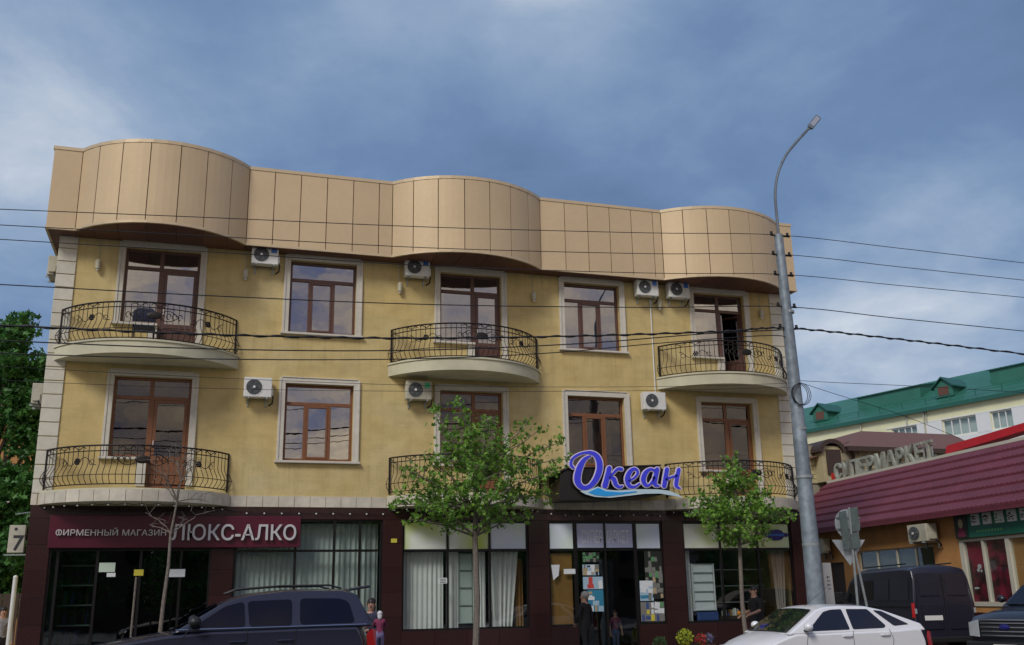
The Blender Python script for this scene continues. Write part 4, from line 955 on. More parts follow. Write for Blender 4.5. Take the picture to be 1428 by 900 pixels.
# bare sapling
Y1 = 20.6; sb = thing('bare_sapling', 'thin leafless sapling before the burgundy sign of the leftmost shop', 'tree', (at(226, 850, Y1).x, Y1, 0))
tp = [at(222, 895, Y1), at(228, 840, Y1), at(235, 790, Y1), at(238, 745, Y1), at(247, 700, Y1), at(252, 672, Y1)]
MB().tube([Vector((tp[0].x, Y1, 0))]+tp, [.048, .042, .037, .032, .026, .018, .008], 7).build('trunk', 'bark_grey', sb, smooth=True)
rr = random.Random(5); mb = MB()
for f, ex, ey in [(3, 203, 715), (3, 212, 735), (4, 205, 640), (4, 222, 650), (4, 290, 700), (3, 300, 712), (4, 262, 640), (5, 232, 625), (5, 258, 628), (5, 270, 650), (4, 215, 668), (3, 262, 722), (5, 245, 618), (5, 282, 640)]:
    p1 = at(ex, ey, Y1+rr.uniform(-.5, .5)); pts = limb(tp[f], p1, rr, 8, 0, .25); mb.tube(pts, [.010*(1-i/9)+.003 for i in range(9)], 5)
    for k in range(3):
        a = pts[3+k*2 if 3+k*2 < 9 else 8]; mb.tube([a, a+Vector((rr.uniform(-.15, .15), rr.uniform(-.1, .1), rr.uniform(.0, .15))), a+Vector((rr.uniform(-.3, .3), rr.uniform(-.2, .2), rr.uniform(.05, .3)))], [.006, .005, .003], 4)
mb.build('branches', 'bark_grey', sb, smooth=True)
tag(MB().tube([(at(183, 880, 20.6).x, 20.6, 0), at(183, 880, 20.6), at(190, 805, 20.6)], .022, 6).build('stake', 'bark_grey'), 'thin grey stake standing left of the bare sapling', 'stake')
# tall tree at left
def big_tree(name, cx_, cy_, h, blobs, label, seed, n=9000):
    rr = random.Random(seed); t = thing(name, label, 'tree', (cx_, cy_, 0))
    MB().tube([(cx_, cy_, 0), (cx_+.1, cy_, h*.35), (cx_, cy_, h*.8)], [.3, .22, .08], 9).build('trunk', 'bark_dark', t, smooth=True)
    br = MB(); lv = MB()
    for (x, y, z, r) in blobs:
        br.tube(limb((cx_, cy_, max(1.5, z*.55)), (x, y, z), rr), [.08*(1-i/8)+.015 for i in range(8)], 5)
        for _ in range(int(n*r*r/ sum(q[3]**2 for q in blobs))):
            d = Vector((rr.gauss(0, 1), rr.gauss(0, 1), rr.gauss(0, 1))).normalized()*r*(rr.random()**.45)
            d.z *= .8; lv_p = Vector((x, y, z))+d
            if math.sin(lv_p.x*5.1)*math.sin(lv_p.y*4.3+1)*math.sin(lv_p.z*5.7) > .35: continue
            leaf(lv, lv_p, rr.uniform(.2, .38), rr)
    br.build('branches', 'bark_dark', t, smooth=True); lv.build('crown', 'leaf_dark', t, fixn=False)
bl = []
rr = random.Random(8)
for i in range(26):
    z = 2.2+i*.31; wdt = 1.6 if z < 8 else 1.6*(10.6-z)/2.6
    bl.append((-6.6+rr.uniform(-1.2, 1.0)*max(.3, wdt), 33+rr.uniform(-1.3, 1.3), z, .95 if z < 8.5 else .62))
bl += [(-5.2+(k*31 % 10)*.08-(k % 3)*.7, 32.6+(k % 4)*.3, 1.7+k*.27, .8) for k in range(14)]+[(-5.5, 33, 10.1, .55), (-6.0, 33, 9.6, .8), (-5.3, 33.2, 8.8, .8), (-5.0, 33, 7.6, .8), (-4.9, 33, 6.4, .8), (-5.0, 33, 5.2, .8), (-4.8, 33, 4.0, .8), (-5.1, 33, 3.0, .7), (-7.2, 33, 9.9, .7)]
big_tree('tall_tree', -6.2, 33.4, 10, bl, 'tall dark green tree rising beyond the left corner of the building', 31, 34000)

# =================================================================== LEFT BACKGROUND
hb = thing('orange_house', 'orange plastered house glimpsed through the tree at the far left', 'house', (-11, 42, 0))
w = MB(); holed(-18, -5.2, 0, 8.5, [(-9.2, -8.0, 2.6, 4.0), (-7.4, -6.4, 2.6, 4.0), (-7.4, -6.4, 5.4, 6.9), (-9.2, -8.0, 5.4, 6.9)], 42, .3, w); w.box(-18, -5.2, 42.31, 50, 0, 8.45); w.build('wall', 'orange_wall', hb)
MB().prism([(-18.4, 41.6, 8.5), (-4.8, 41.6, 8.5), (-4.8, 46, 10.5), (-18.4, 46, 10.5)], (0, 0, .12)).build('roof', 'brown_tile', hb)
for a, b_, c, d in [(-9.2, -8.0, 2.6, 4.0), (-7.4, -6.4, 2.6, 4.0), (-7.4, -6.4, 5.4, 6.9), (-9.2, -8.0, 5.4, 6.9)]:
    f = MB(); bars(f, [(a, b_, d-.08, d), (a, b_, c, c+.08), (a, a+.08, c+.08, d-.08), (b_-.08, b_, c+.08, d-.08), ((a+b_)/2-.04, (a+b_)/2+.04, c+.08, d-.08)], 42.1, 42.18); fo = f.build('window', 'pvc_white', hb)
    MB().box(a, b_, 42.2, 42.21, c, d).build('pane', 'car_glass', fo)
fn = thing('brown_fence', 'low dark brown fence behind the passer-by at the far left', 'fence', (-7, 30.5, 0))
for i in range(30): MB().box(-10+i*.2, -9.82+i*.2, 30.5, 30.53, .05, 1.95).build('board', 'brown_wood', fn)
MB().box(-10, -4, 30.535, 30.58, .3, .4).build('rail', 'brown_wood', fn); MB().box(-10, -4, 30.535, 30.58, 1.5, 1.6).build('rail', 'brown_wood', fn)
wp = thing('white_post', 'slender white post standing at the left corner of the granite ground floor', 'post', (-3.9, FY+.6, 0))
MB().tube([(-3.87, FY+.6, 0), (-3.87, FY+.6, 2.25)], .05, 10).build('shaft', 'white_enamel', wp, smooth=True); MB().ball((-3.87, FY+.6, 2.26), .055, seg=10, rings=6).build('cap', 'white_enamel', wp, smooth=True)

# =================================================================== SUPERMARKET (right)
SP = azd(1303, 34); SD = Vector((.108, .994)).normalized(); SN = Vector((SD.y, -SD.x))          # SN: away from the street
def sp(t, b, z): q = SP+SD*t+SN*b; return Vector((q.x, q.y, z))
SM = thing('supermarket_building', 'single storey orange building with burgundy metal tile roof beside the street', 'building', (*(SP), 0))
MS = Matrix(((SD.x, SN.x, 0, SP.x), (SD.y, SN.y, 0, SP.y), (0, 0, 1, 0), (0, 0, 0, 1)))     # local (t, b, z)
def smb(): mb = MB(); mb.M = MS; return mb
ow = [(-.25, 4.2, 2.25, 2.93), (-6.9, -1.57, 1.12, 3.0), (5.2, 6.3, .1, 2.6)]
w = smb(); holed(-9, 9.6, 0, 4.0, ow, 0, .3, w); w.build('wall', 'orange_wall', SM)
b = smb(); b.box(-9, 9.6, .31, 8, 0, 3.9); 
b = smb(); b.box(-9, 9.6, 2.5, 2.6, 0, 3.9); b.box(-9, -8.8, .31, 2.5, 0, 3.9); b.box(9.4, 9.6, .31, 2.5, 0, 3.9); b.build('interior', 'room_dark', SM)
b = smb(); b.box(-9, 9.6, -.04, -.002, 0, .95); b.build('plinth', 'granite', SM)
# metal tile roof: stepped rows with a scalloped lower edge
nrow = 7; b0_, z0_, b1_, z1_ = -.5, 3.80, 2.15, 5.93
for r in range(nrow):
    mb = smb(); fa, fb = r/nrow, (r+1)/nrow; vs = []; n = 900
    for i in range(n+1):
        t = -9.2+18.8*i/n; wv_ = .014*math.sin(i/5*math.pi)
        for k, (f, lift) in enumerate(((fa, .0), (fa, .045), (fb, .0))):
            vs.append((t, b0_+(b1_-b0_)*f-(.035 if k < 2 else -.06), z0_+(z1_-z0_)*f+(lift if k else -.03)+wv_*(1 if k == 1 else (0 if k == 2 else .2))+(.0 if k < 2 else .03)))
    mb.add(vs, [q for i in range(n) for q in ((3*i, 3*i+3, 3*i+4, 3*i+1), (3*i+1, 3*i+4, 3*i+5, 3*i+2))]); mb.build('roof_sheet', 'roof_wine', SM, fixn=False)
b = smb(); b.box(-9.2, 9.6, b0_-.03, b0_+.02, 3.66, 3.82); b.build('eaves_board', 'roof_wine', SM)
b = smb(); b.box(-9.2, 9.6, b0_+.02, -.01, 3.70, 3.74); b.build('soffit', 'brown_wood', SM)
b = smb(); b.box(-9.2, 9.6, 2.15, 6.5, 5.80, 5.9); b.build('flat_roof', 'brown_tile', SM); b = smb(); b.box(-9.2, 9.6, 2.10, 2.22, 5.90, 6.0); b.build('ridge_cap', 'cream_frame', SM)
# strip window
def slanted(z, t, k=-.028): return z+(t+1.5)*k
f = smb(); z0s, z1s = 2.28, 2.93
f.box(-.25, 4.2, .06, .12, z1s-.05, z1s); f.box(-.25, 4.2, .06, .12, 2.25, 2.30)
for t_ in (-.25, .75, 1.82, 3.0, 4.13): f.box(t_, t_+.08, .06, .12, 2.30, z1s-.05)
fo = f.build('window', 'cream_frame', SM)
for a, b_ in ((-.17, .75), (.83, 1.82), (1.9, 3.0), (3.08, 4.13)): q = smb(); q.box(a, b_, .09, .096, 2.3, 2.88); q.build('pane', 'pane_dark', fo); q = smb(); q.box(a, b_, .2, .21, 2.3, 2.88); q.build('blind', 'shelf_pale' if 0 else 'curtain_grey', fo)
# big shop window with red prints
f = smb(); T0, T1 = -6.9, -1.57
f.box(T0, T1, -.03, .1, 2.93, 3.0); f.box(T0, T1, -.03, .1, 1.12, 1.24)
for t_, w_ in ((-1.75, .18), (-2.66, .08), (-3.75, .16), (-4.9, .08), (-6.9, .14)): f.box(t_, t_+w_, -.028, .1, 1.24, 2.93)
fo = f.build('shop_window', 'cream_frame', SM)
for i, (a, b_, mt) in enumerate(((-2.58, -1.75, 'crimson_print'), (-3.59, -2.66, 'crimson_print'), (-4.82, -3.75, 'orange_wall'), (-6.76, -4.9, 'orange_wall'))):
    q = smb(); q.box(a, b_, .03, .036, 1.24, 2.93); q.build('pane', 'pane_shop', fo); q = smb(); q.box(a, b_, .10, .11, 1.24, 2.93); q.build('printed_film', mt, fo)
q = smb()
def dots(lst, mtn, nm):
    q = smb()
    for (t_, z_, rt, rz_) in lst: q.prism([(t_+rt*math.cos(k*math.pi/4), .095, z_+rz_*math.sin(k*math.pi/4)) for k in range(8)], (0, .004, 0))
    q.build(nm, mtn, fo)
dots([(-2.2, 2.22, .09, .07), (-2.13, 2.12, .06, .05), (-2.26, 2.09, .04, .04), (-1.95, 1.62, .12, .03)], 'paper_white', 'print'); 
# dark doorway + white panel
q = smb(); q.box(5.25, 6.25, .1, .14, .1, 2.58); q.build('door', 'brown_wood', SM)
# green sign with white squares
gs = thing('green_sign', 'green shop sign with a row of white square tiles under the burgundy eaves', 'sign', (*sp(-4, -.1, 3.0)[:2], 3.0))
q = smb(); q.box(-9, -1.6, -.12, -.05, 3.03, 3.72); q.build('board', 'sign_green', gs)
q = smb(); q.box(-2.22, -1.62, -.135, -.121, 3.05, 3.70); q.build('picture_panel', 'p_dark', gs)
q = smb(); q.prism([(-1.92+.11*math.cos(k*math.pi/5), -.14, 3.45+.14*math.sin(k*math.pi/5)) for k in range(10)], (0, .004, 0)); q.build('picture_head', 'p_sand', gs)
q = smb(); q.prism([(-2.10, -.14, 3.07), (-1.74, -.14, 3.07), (-1.78, -.14, 3.28), (-1.92, -.14, 3.33), (-2.06, -.14, 3.28)], (0, .004, 0)); q.build('picture_body', 'cloth_magenta', gs)
for i in range(7):
    a = -2.42-.52*i; q = smb(); q.box(a-.37, a, -.14, -.12, 3.36, 3.68); tl = q.build('white_tile', 'white_enamel', gs)
    q = smb(); rr = random.Random(50+i)
    for k in range(12): tt = a-.30+.22*rr.random(); zz = 3.40+.2*rr.random(); q.box(tt, tt+.03+.09*rr.random(), -.143, -.1405, zz, zz+.015+.02*rr.random())
    q.build('print', 'p_green' if i % 3 == 2 else 'ink', tl)
q = smb()
for k in range(9): q = smb(); q.box(-3.7+.13*k, -3.62+.13*k, -.123, -.1205, 3.16, 3.22); q.build('faint_letter', 'p_green', gs)
# roof letters
rl_ = thing('roof_letters', 'row of weathered grey capital letters standing on the burgundy roof', 'sign', (*sp(6, 2.3, 6)[:2], 5.95))
xd = Vector((-SD.x, -SD.y, 0))
write('СУПЕРМАРКЕТ', sp(9.25, 2.35, 6.03), xd, (0, 0, 1), .60, .10, 'letter_grey', rl_, width=6.85, bold=.018, gap=.05)
q = smb()
for k in range(14): q.box(2.6+.5*k, 2.63+.5*k, 2.35, 2.40, 5.9, 6.5)
q.box(2.4, 9.3, 2.36, 2.39, 6.08, 6.11); q.box(2.4, 9.3, 2.36, 2.39, 6.45, 6.48); q.build('frame', 'galv', rl_)
q = smb(); q.box(9.32, 9.55, 2.3, 2.36, 6.05, 6.32); q.build('mark', 'red_beam', rl_)
# red beam with white strip
rb = thing('red_canopy', 'bright red fascia beam with white strip projecting above the burgundy roof', 'fascia', (*sp(-4, 2.4, 6)[:2], 5.9))
def spx(px, py, b):   # point of the plane b metres behind the wall seen at a pixel
    d = ray(px, py); n_ = Vector((SN.x, SN.y)); k = (b+SP.dot(n_))/(d.x*n_.x+d.y*n_.y); return Vector((d.x*k, d.y*k, CH+d.z*k))
bb = 2.5; nd = Vector((SN.x, SN.y, 0))
MB().prism([spx(1318, 634, bb), spx(1470, 588, bb), spx(1470, 577, bb), spx(1320, 622, bb)], nd*.5).build('beam', 'red_beam', rb)
MB().prism([spx(1392, 623, bb-.15), spx(1470, 601, bb-.15), spx(1470, 596, bb-.15), spx(1392, 619, bb-.15)], nd*.1).build('strip', 'white_enamel', rb)
# its air conditioners
for (t_, z_, lb, s_) in [(.20, 3.02, 'dusty air conditioner on the orange wall above the dark van', 1.45), (6.55, 2.95, 'dusty air conditioner at the left end of the orange wall behind the road signs', 1.1)]:
    a = make_ac(lb, 'old_enamel', None); a.location = sp(t_, -.02, z_); a.rotation_euler = (0, 0, math.atan2(-SD.y, -SD.x)); a.scale = (s_, s_*1.1, 1.05)
pn = thing('notice_stand', 'narrow white panel with dark marks standing beside the lamp pole at the orange building', 'panel', (*sp(6.9, -.3, 0)[:2], 0))
c0 = at(1147, 785, 27.5); c1 = at(1160, 785, 27.5)
MB().prism([Vector((c0.x, 27.5, 0)), Vector((c1.x, 27.5, 0)), Vector((c1.x-.05, 27.5, c1.z)), Vector((c0.x, 27.5, c0.z))], (0, .05, 0)).build('panel', 'white_enamel', pn)
mb = MB()
for k in range(4): mb.box(c0.x+.10+.02*(k % 2), c0.x+.13, 27.49, 27.499, 2.0-.12*k, 2.07-.12*k); mb.box(c0.x+.15, c0.x+.21, 27.49, 27.499, 2.03-.12*k, 2.05-.12*k)
mb.build('marks', 'ink', pn)
# =================================================================== BROWN ROOFED HOUSE behind
HB = azd(1250, 46)
bh = thing('brick_house', 'yellow brick house with brown hipped roof and arched dormer above the burgundy roof', 'house', (HB.x, HB.y, 0))
mb = MB(); mb.box(HB.x-8, HB.x+5.2, HB.y, HB.y+7, 0, 7.60); mb.build('wall', 'mortar', bh)
br0 = MB().box(0, .38, -.03, .05, 0, .17).build('brick', 'yellow_brick', bh, local=True); first = True
k = 0
for r in range(7):
    for c in range(16):
        x = -1.30+c*.41+(r % 2)*.2; z = 6.30+r*.19
        if first: br0.location = (x, 0, z); first = False
        else: inst(br0, bh, (x, 0, z))
for r in range(6):
    for c in range(6): inst(br0, bh, (-4.5+c*.41+(r % 2)*.2, -.02, 6.0+r*.19))
def hip(x0, x1, y0, y1, z0, zr, xr0, xr1, name, parent, th=.12):
    mb = MB(); ym = (y0+y1)/2
    v = [(x0, y0, z0), (x1, y0, z0), (x1, y1, z0), (x0, y1, z0), (xr0, ym, zr), (xr1, ym, zr)]
    mb.add(v, [(0, 1, 5, 4), (1, 2, 5), (2, 3, 4, 5), (3, 0, 4), (0, 3, 2, 1)]); return mb.build(name, 'brown_tile', parent)
P = lambda px, py, dy=0: at(px, py, HB.y+dy)
e0 = P(1183, 622, -.5); e1 = P(1345, 628, -.5); r0p = P(1212, 600, 2); r1p = P(1340, 606, 2)
mb = MB(); v = [e0, Vector((e1.x+1.2, e1.y, e0.z)), Vector((e1.x+1.2, HB.y+7.5, e0.z)), Vector((e0.x-1.5, HB.y+7.5, e0.z)), Vector((r0p.x, HB.y+2.6, r0p.z+.05)), Vector((r1p.x, HB.y+2.6, r0p.z+.05))]
mb.add(v, [(0, 1, 5, 4), (1, 2, 5), (2, 3, 4, 5), (3, 0, 4), (0, 3, 2, 1)]); mb.build('roof', 'brown_tile', bh)
mb = MB(); mb.box(e0.x-.02, e1.x+1.2, HB.y-.52, HB.y-.40, e0.z-.20, e0.z-.01); mb.build('eaves', 'brown_wood', bh)
mb = MB(); v = [P(1128, 640, -.4), P(1150, 634, -.4), P(1185, 615, .6), P(1160, 613, 1.5), P(1128, 628, 1.5)]; mb.add([v[0], v[1], v[2], v[3], v[4]], [(0, 1, 2, 3, 4)]); mb.build('lower_roof', 'brown_tile', bh)
a0 = P(1147, 640, -.7); a1 = P(1176, 622, -.7); cxm = P(1160, 640, -.7).x
dm = MB(); w_ = .52; cx_ = P(1162, 630, -.7).x; zt_ = P(1162, 612, -.7).z; Yd = HB.y-.7
arch = [(cx_+w_*1.25*math.cos(R_(a)), zt_-.55+.55*math.sin(R_(a))) for a in range(0, 181, 15)]; inner = [(cx_+w_*.95*math.cos(R_(a)), zt_-.60+.42*math.sin(R_(a))) for a in range(180, -1, -15)]
dm.prism([(x, Yd, z) for x, z in arch+inner], (0, 2.0, 0)); D_ = dm.build('dormer', 'brown_wood', bh)
MB().box(cx_-w_*.6, cx_+w_*.75, Yd+.05, Yd+.1, zt_-1.5, zt_-.45).build('shutter', 'brown_wood', D_); MB().box(cx_-w_*.95, cx_+w_*.95, Yd+.12, Yd+1, zt_-1.8, zt_-.3).build('dormer_wall', 'yellow_brick', D_)
for px, py in ((1150, 668), (1192, 650)):
    q = P(px, py, -.1); MB().tube([q+Vector((-.25, 0, .75)), q+Vector((-.1, 0, .7)), q+Vector((0, 0, .4)), q+Vector((.02, 0, -.4))], .06, 6).build('downpipe', 'brown_wood', bh)
# =================================================================== GREEN ROOFED APARTMENT BLOCK far
GP = azd(1390, 76); GD = Vector((-.26, .966)).normalized(); GN = Vector((GD.y, -GD.x))
GM = Matrix(((GD.x, GN.x, 0, GP.x), (GD.y, GN.y, 0, GP.y), (0, 0, 1, 0), (0, 0, 0, 1)))
gb = thing('apartment_block', 'long pale yellow apartment block with green metal roof far behind at right', 'building', (GP.x, GP.y, 0))
def gmb(): mb = MB(); mb.M = GM; return mb
levels = [12.05, 9.25, 6.45, 3.65]; go = []
for z in levels:
    for t0, t1 in [(-.35, 2.3), (-3.0, -1.45), (4.4, 6.6), (8.6, 10.0), (11.6, 13.8), (16, 18), (-7.5, -4.6)]: go.append((t0, t1, z, z+1.25))
w = gmb(); holed(-16, 30, 0, 14.4, go, 0, .4, w); w.build('wall', 'yellow_wall', gb, fixn=False)
b = gmb(); b.box(-16, 30, .8, 11, 0, 14.2); b.build('rear_wall', 'yellow_wall', gb)
for n_, (t0, t1, z0, z1) in enumerate(go):
    f = gmb(); bars(f, [(t0, t1, z1-.08, z1), (t0, t1, z0, z0+.08), (t0, t0+.07, z0+.08, z1-.08), (t1-.07, t1, z0+.08, z1-.08)], .10, .2)
    k = max(2, round((t1-t0)/.6))
    for i in range(1, k): x = t0+(t1-t0)*i/k; f.box(x-.03, x+.03, .10, .2, z0+.08, z1-.08)
    fo = f.build('window', 'pvc_white', gb); p_ = gmb(); p_.box(t0, t1, .16, .17, z0, z1); p_.build('pane', 'pane_shop', fo)
    p_ = gmb(); p_.box(t0, t1, .35, .37, z0, z1); p_.build('curtain', 'curtain_grey', fo)
for z in levels:
    for t0, t1 in ((-4.5, 2.4), (2.5, 7.0)):
        p_ = gmb(); p_.box(t0, t1, -.05, -.004, z-.9, z-.03); p_.build('balcony_panel', 'pvc_white', gb)
        for q_ in (z+1.27,): p_ = gmb(); p_.box(t0, t1, -.05, -.004, q_, q_+.08); p_.build('balcony_trim', 'pvc_white', gb)
for t0, t1 in ((-1.43, -.37), (2.32, 4.38), (-4.58, -3.02)):
    p_ = gmb(); p_.box(t0, t1, -.05, -.004, 11.99, 13.31); p_.build('balcony_panel', 'pvc_white', gb)
gx = {}
rf = gmb(); rf.add([(-17, -.25, 14.35), (31, -.25, 14.35), (31, 5, 17.38), (-17, 5, 17.38), (31, 10.6, 14.35), (-17, 10.6, 14.35)], [(0, 1, 2, 3), (3, 2, 4, 5)]); RF = rf.build('roof', 'green_sheet', gb)
q = gmb(); 
for i in range(120): t_ = -17+i*.4; q.add([(t_, -.25, 14.37), (t_+.03, -.25, 14.37), (t_+.03, 5, 17.41), (t_, 5, 17.41)], [(0, 1, 2, 3)])
sm_ = q.build('roof_seams', 'green_sheet', RF); sm_['kind'] = 'stuff'
q = gmb(); q.box(-17, 31, -.36, -.22, 14.12, 14.40); q.build('gutter', 'green_dark', gb)
def gpix(px, py, b):
    d = ray(px, py); k = (b+GP.dot(GN))/(d.x*GN.x+d.y*GN.y); p_ = Vector((d.x*k, d.y*k)); return (p_-GP).dot(GD), CH+d.z*k
for (pa, pb) in (((1196, 561), (1283, 545)), ((1381, 528), (1470, 508))):
    b_ = 1.9; ta, za = gpix(*pa, b_); tb_, zb_ = gpix(*pb, b_); z_ = 14.35+(b_+.6)*.541
    q = gmb(); q.prism([(ta, b_, z_-.1), (ta, b_, z_+.95), (ta, 4.2, z_+1.25), (ta, 4.2, z_-.1)], (tb_-ta, 0, 0)); q.build('roof_box', 'green_sheet', gb)
    q = gmb(); q.prism([(ta+.1, b_-.15, z_+.86), (ta+.1, b_-.15, z_+.93), (ta+.1, 4.3, z_+1.35), (ta+.1, 4.3, z_+1.28)], (tb_-ta-.2, 0, 0)); q.build('roof_box_cap', 'green_dark', gb)
for px in (1142, 1315):
    b_ = .9; t_, _z = gpix(px, 565 if px < 1200 else 540, b_); z_ = 14.35+(b_+.6)*.541
    q = gmb(); q.prism([(t_-.75, b_, z_), (t_+.75, b_, z_), (t_+.75, b_, z_+.75), (t_, b_, z_+1.3), (t_-.75, b_, z_+.75)], (0, 2.2, 0)); D_ = q.build('dormer', 'green_sheet', gb)
    q = gmb(); q.prism([(t_-.42, b_-.03, z_+.08), (t_+.42, b_-.03, z_+.08), (t_+.42, b_-.03, z_+.75), (t_-.42, b_-.03, z_+.75)], (0, .025, 0)); q.build('vent', 'soffit_brown', D_)
    q = gmb(); q.prism([(t_-.95, b_-.2, z_+.62), (t_, b_-.2, z_+1.38), (t_+.95, b_-.2, z_+.62), (t_+.95, b_-.2, z_+.72), (t_, b_-.2, z_+1.48), (t_-.95, b_-.2, z_+.72)], (0, 2.6, 0)); q.build('dormer_roof', 'green_dark', D_)
q = gmb(); q.box(-17, 31, .1, .13, 15.1, 15.13); q.box(-17, 31, .1, .13, 14.95, 14.97)
for i in range(24): q.box(-16.5+2*i, -16.46+2*i, .1, .14, 14.7, 15.15)
q.build('snow_guard', 'green_dark', gb)
for t_ in (3.6, -4.9, 9.2, 15):
    q = gmb(); q.box(t_, t_+.09, -.16, -.06, 0, 14.2); q.build('downpipe', 'old_enamel', gb)
for px in (1262, 1290): t_, _z = gpix(px, 580, -.2); q = gmb(); q.tube([(t_, -.08, 14.2), (t_, -.08, 13.3)], .05, 5); q.build('cable', 'galv', gb)

# =================================================================== STREET LAMP and CABLES
LX, LY = 13.13, 19.5
sp_ = thing('street_lamp', 'tall tapered grey metal pole with curved arm and lamp head carrying overhead cables', 'street lamp', (LX, LY, 0))
MB().tube([(LX+.03, LY, 0), (LX+.02, LY, 3), (LX, LY, 6), (LX-.05, LY, 9.98)], [.215, .18, .145, .105], 18).build('pole', 'pole_metal', sp_, smooth=True)
MB().tube([(LX+.03, LY, -.01), (LX+.03, LY, .03)], .32, 16).build('base_plate', 'galv', sp_)
ap_ = [at(1086, 330, LY), at(1083, 300, LY), at(1081, 270, LY), at(1085, 242, LY), at(1096, 217, LY), at(1110, 199, LY), at(1131, 176, LY)]
MB().tube(cr_spline([tuple(p) for p in ap_], 5), .036, 8).build('arm', 'arm_metal', sp_, smooth=True)
h0, h1 = at(1128, 180, LY), at(1146, 157, LY); d_ = (h1-h0).normalized(); up_ = Vector((0, -1, .25)).normalized(); sd_ = d_.cross(up_).normalized()
mb = MB(); q0 = h0; pts = [(0, -.05), (.06, -.085), (.40, -.085), (.46, -.07), (.46, .07), (.40, .085), (.06, .085), (0, .05)]
mb.prism([h0+d_*a+sd_*b_ for a, b_ in pts], up_*.07); hd = mb.build('lamp_head', 'arm_metal', sp_, bevel=.01)
mb = MB(); mb.prism([h0+d_*a+sd_*b_+up_*.071 for a, b_ in ((.08, -.06), (.42, -.06), (.42, .06), (.08, .06))], up_*.006); mb.build('lens', 'lamp_clear', hd)
for k in range(9): mb = MB(); mb.prism([h0+d_*(.06+.042*k)-sd_*.08-up_*.012, h0+d_*(.06+.042*k)+sd_*.08-up_*.012, h0+d_*(.075+.042*k)+sd_*.08-up_*.012, h0+d_*(.075+.042*k)-sd_*.08-up_*.012], up_*.012); mb.build('cooling_fin', 'arm_metal', hd)
for (py_, z) in ((329, 0), (356, 0), (384, 0), (428, 0), (458, 0)):
    p = at(1085+(py_-329)*.105, py_, LY); zc = p.z
    MB().tube([(LX-.26, LY, zc), (LX+.26, LY, zc)], .02, 6).build('crossarm', 'trim_black', sp_)
    for sx_ in (-.24, .20):
        mb = MB(); mb.tube([(LX+sx_, LY, zc), (LX+sx_, LY, zc+.03), (LX+sx_, LY, zc+.05), (LX+sx_, LY, zc+.09)], [.03, .045, .03, .035], 8); mb.build('insulator', 'trim_black', sp_, smooth=True)
zc = at(1110, 552, LY).z
mb = MB(); 
for k in range(3): mb.tube([(LX+.02*k+(.215+.012*k)*math.cos(a*math.pi/14), LY-.16-.02*k, zc+(.24+.01*k)*math.sin(a*math.pi/14)) for a in range(29)], .008, 5)
mb.build('cable_coil', 'cable_black', sp_, smooth=True)
for zc in (2.6, 4.1, 5.2, 8.0): MB().tube([(LX+.02, LY, zc), (LX+.02, LY, zc+.06)], .19 if zc < 5 else (.165 if zc < 7 else .14), 18).build('strap', 'galv', sp_)
def cable(name, pts, r, label, twist=False):
    r *= .82
    P_ = [at(*q, LY-.02) for q in pts]; a = P_[0]+(P_[0]-P_[1]).normalized()*6; b_ = P_[-1]+(P_[-1]-P_[-2]).normalized()*8
    full = [a]+P_+[b_] if name != 'short' else P_
    s_ = cr_spline([tuple(p) for p in full], 6); mb = MB(); mb.tube(s_, r, 5)
    if twist:
        s2 = []; 
        for i, p in enumerate(cr_spline([tuple(p) for p in full], 40)): s2.append(Vector(p)+Vector((0, r*1.3*math.cos(i*.9), r*1.3*math.sin(i*.9))))
        mb.tube(s2, r*.8, 5)
    return tag(mb.build('power_cable', 'cable_black', smooth=True), label, 'cable', 'overhead cables on the lamp pole')
cable('c', [(0, 292), (300, 304), (600, 317), (900, 325), (1085, 328), (1250, 346), (1428, 367)], .011, 'uppermost thin cable crossing the parapet from the lamp pole')
cable('c', [(0, 314), (300, 330), (600, 346), (900, 354), (1088, 355), (1250, 372), (1428, 391)], .011, 'second thin cable below the top one on the lamp pole')
cable('c', [(0, 334), (300, 352), (600, 371), (900, 381), (1090, 383), (1250, 398), (1428, 415)], .011, 'third cable from the top crossing under the parapet edge')
cable('c', [(0, 397), (300, 413), (600, 425), (900, 429), (1094, 428), (1250, 444), (1428, 462)], .014, 'fourth cable crossing in front of the top floor windows')
cable('c', [(0, 454), (300, 467), (560, 472), (800, 469), (1000, 463), (1098, 458), (1250, 473), (1428, 494)], .022, 'thick twisted cable bundle leaving the lamp pole to the right', True)
cable('short', [(-60, 470), (0, 475), (300, 487), (560, 489), (800, 480), (980, 466), (1098, 460)], .016, 'middle cable of three sagging across the upper balconies')
cable('short', [(-60, 488), (0, 493), (300, 501), (560, 501), (760, 493), (930, 478), (1080, 468), (1098, 478)], .014, 'lowest of three cables sagging across the upper balconies')
cable('short', [(-60, 506), (0, 511), (300, 527), (560, 537), (800, 540), (1000, 538), (1110, 534)], .006, 'very thin wire crossing the wall just below the upper balconies')
cable('short', [(-60, 520), (0, 530), (300, 542), (600, 546), (900, 545), (1112, 540)], .006, 'very thin wire crossing the lower storey air conditioners')
cable('short', [(1114, 531), (1170, 534), (1300, 540), (1500, 552)], .008, 'faint wire running right from the pole over the green roof')
cable('short', [(1114, 533), (1150, 545), (1185, 556), (1260, 580), (1340, 612)], .008, 'faint wire sloping down right from the pole to the brown roof')
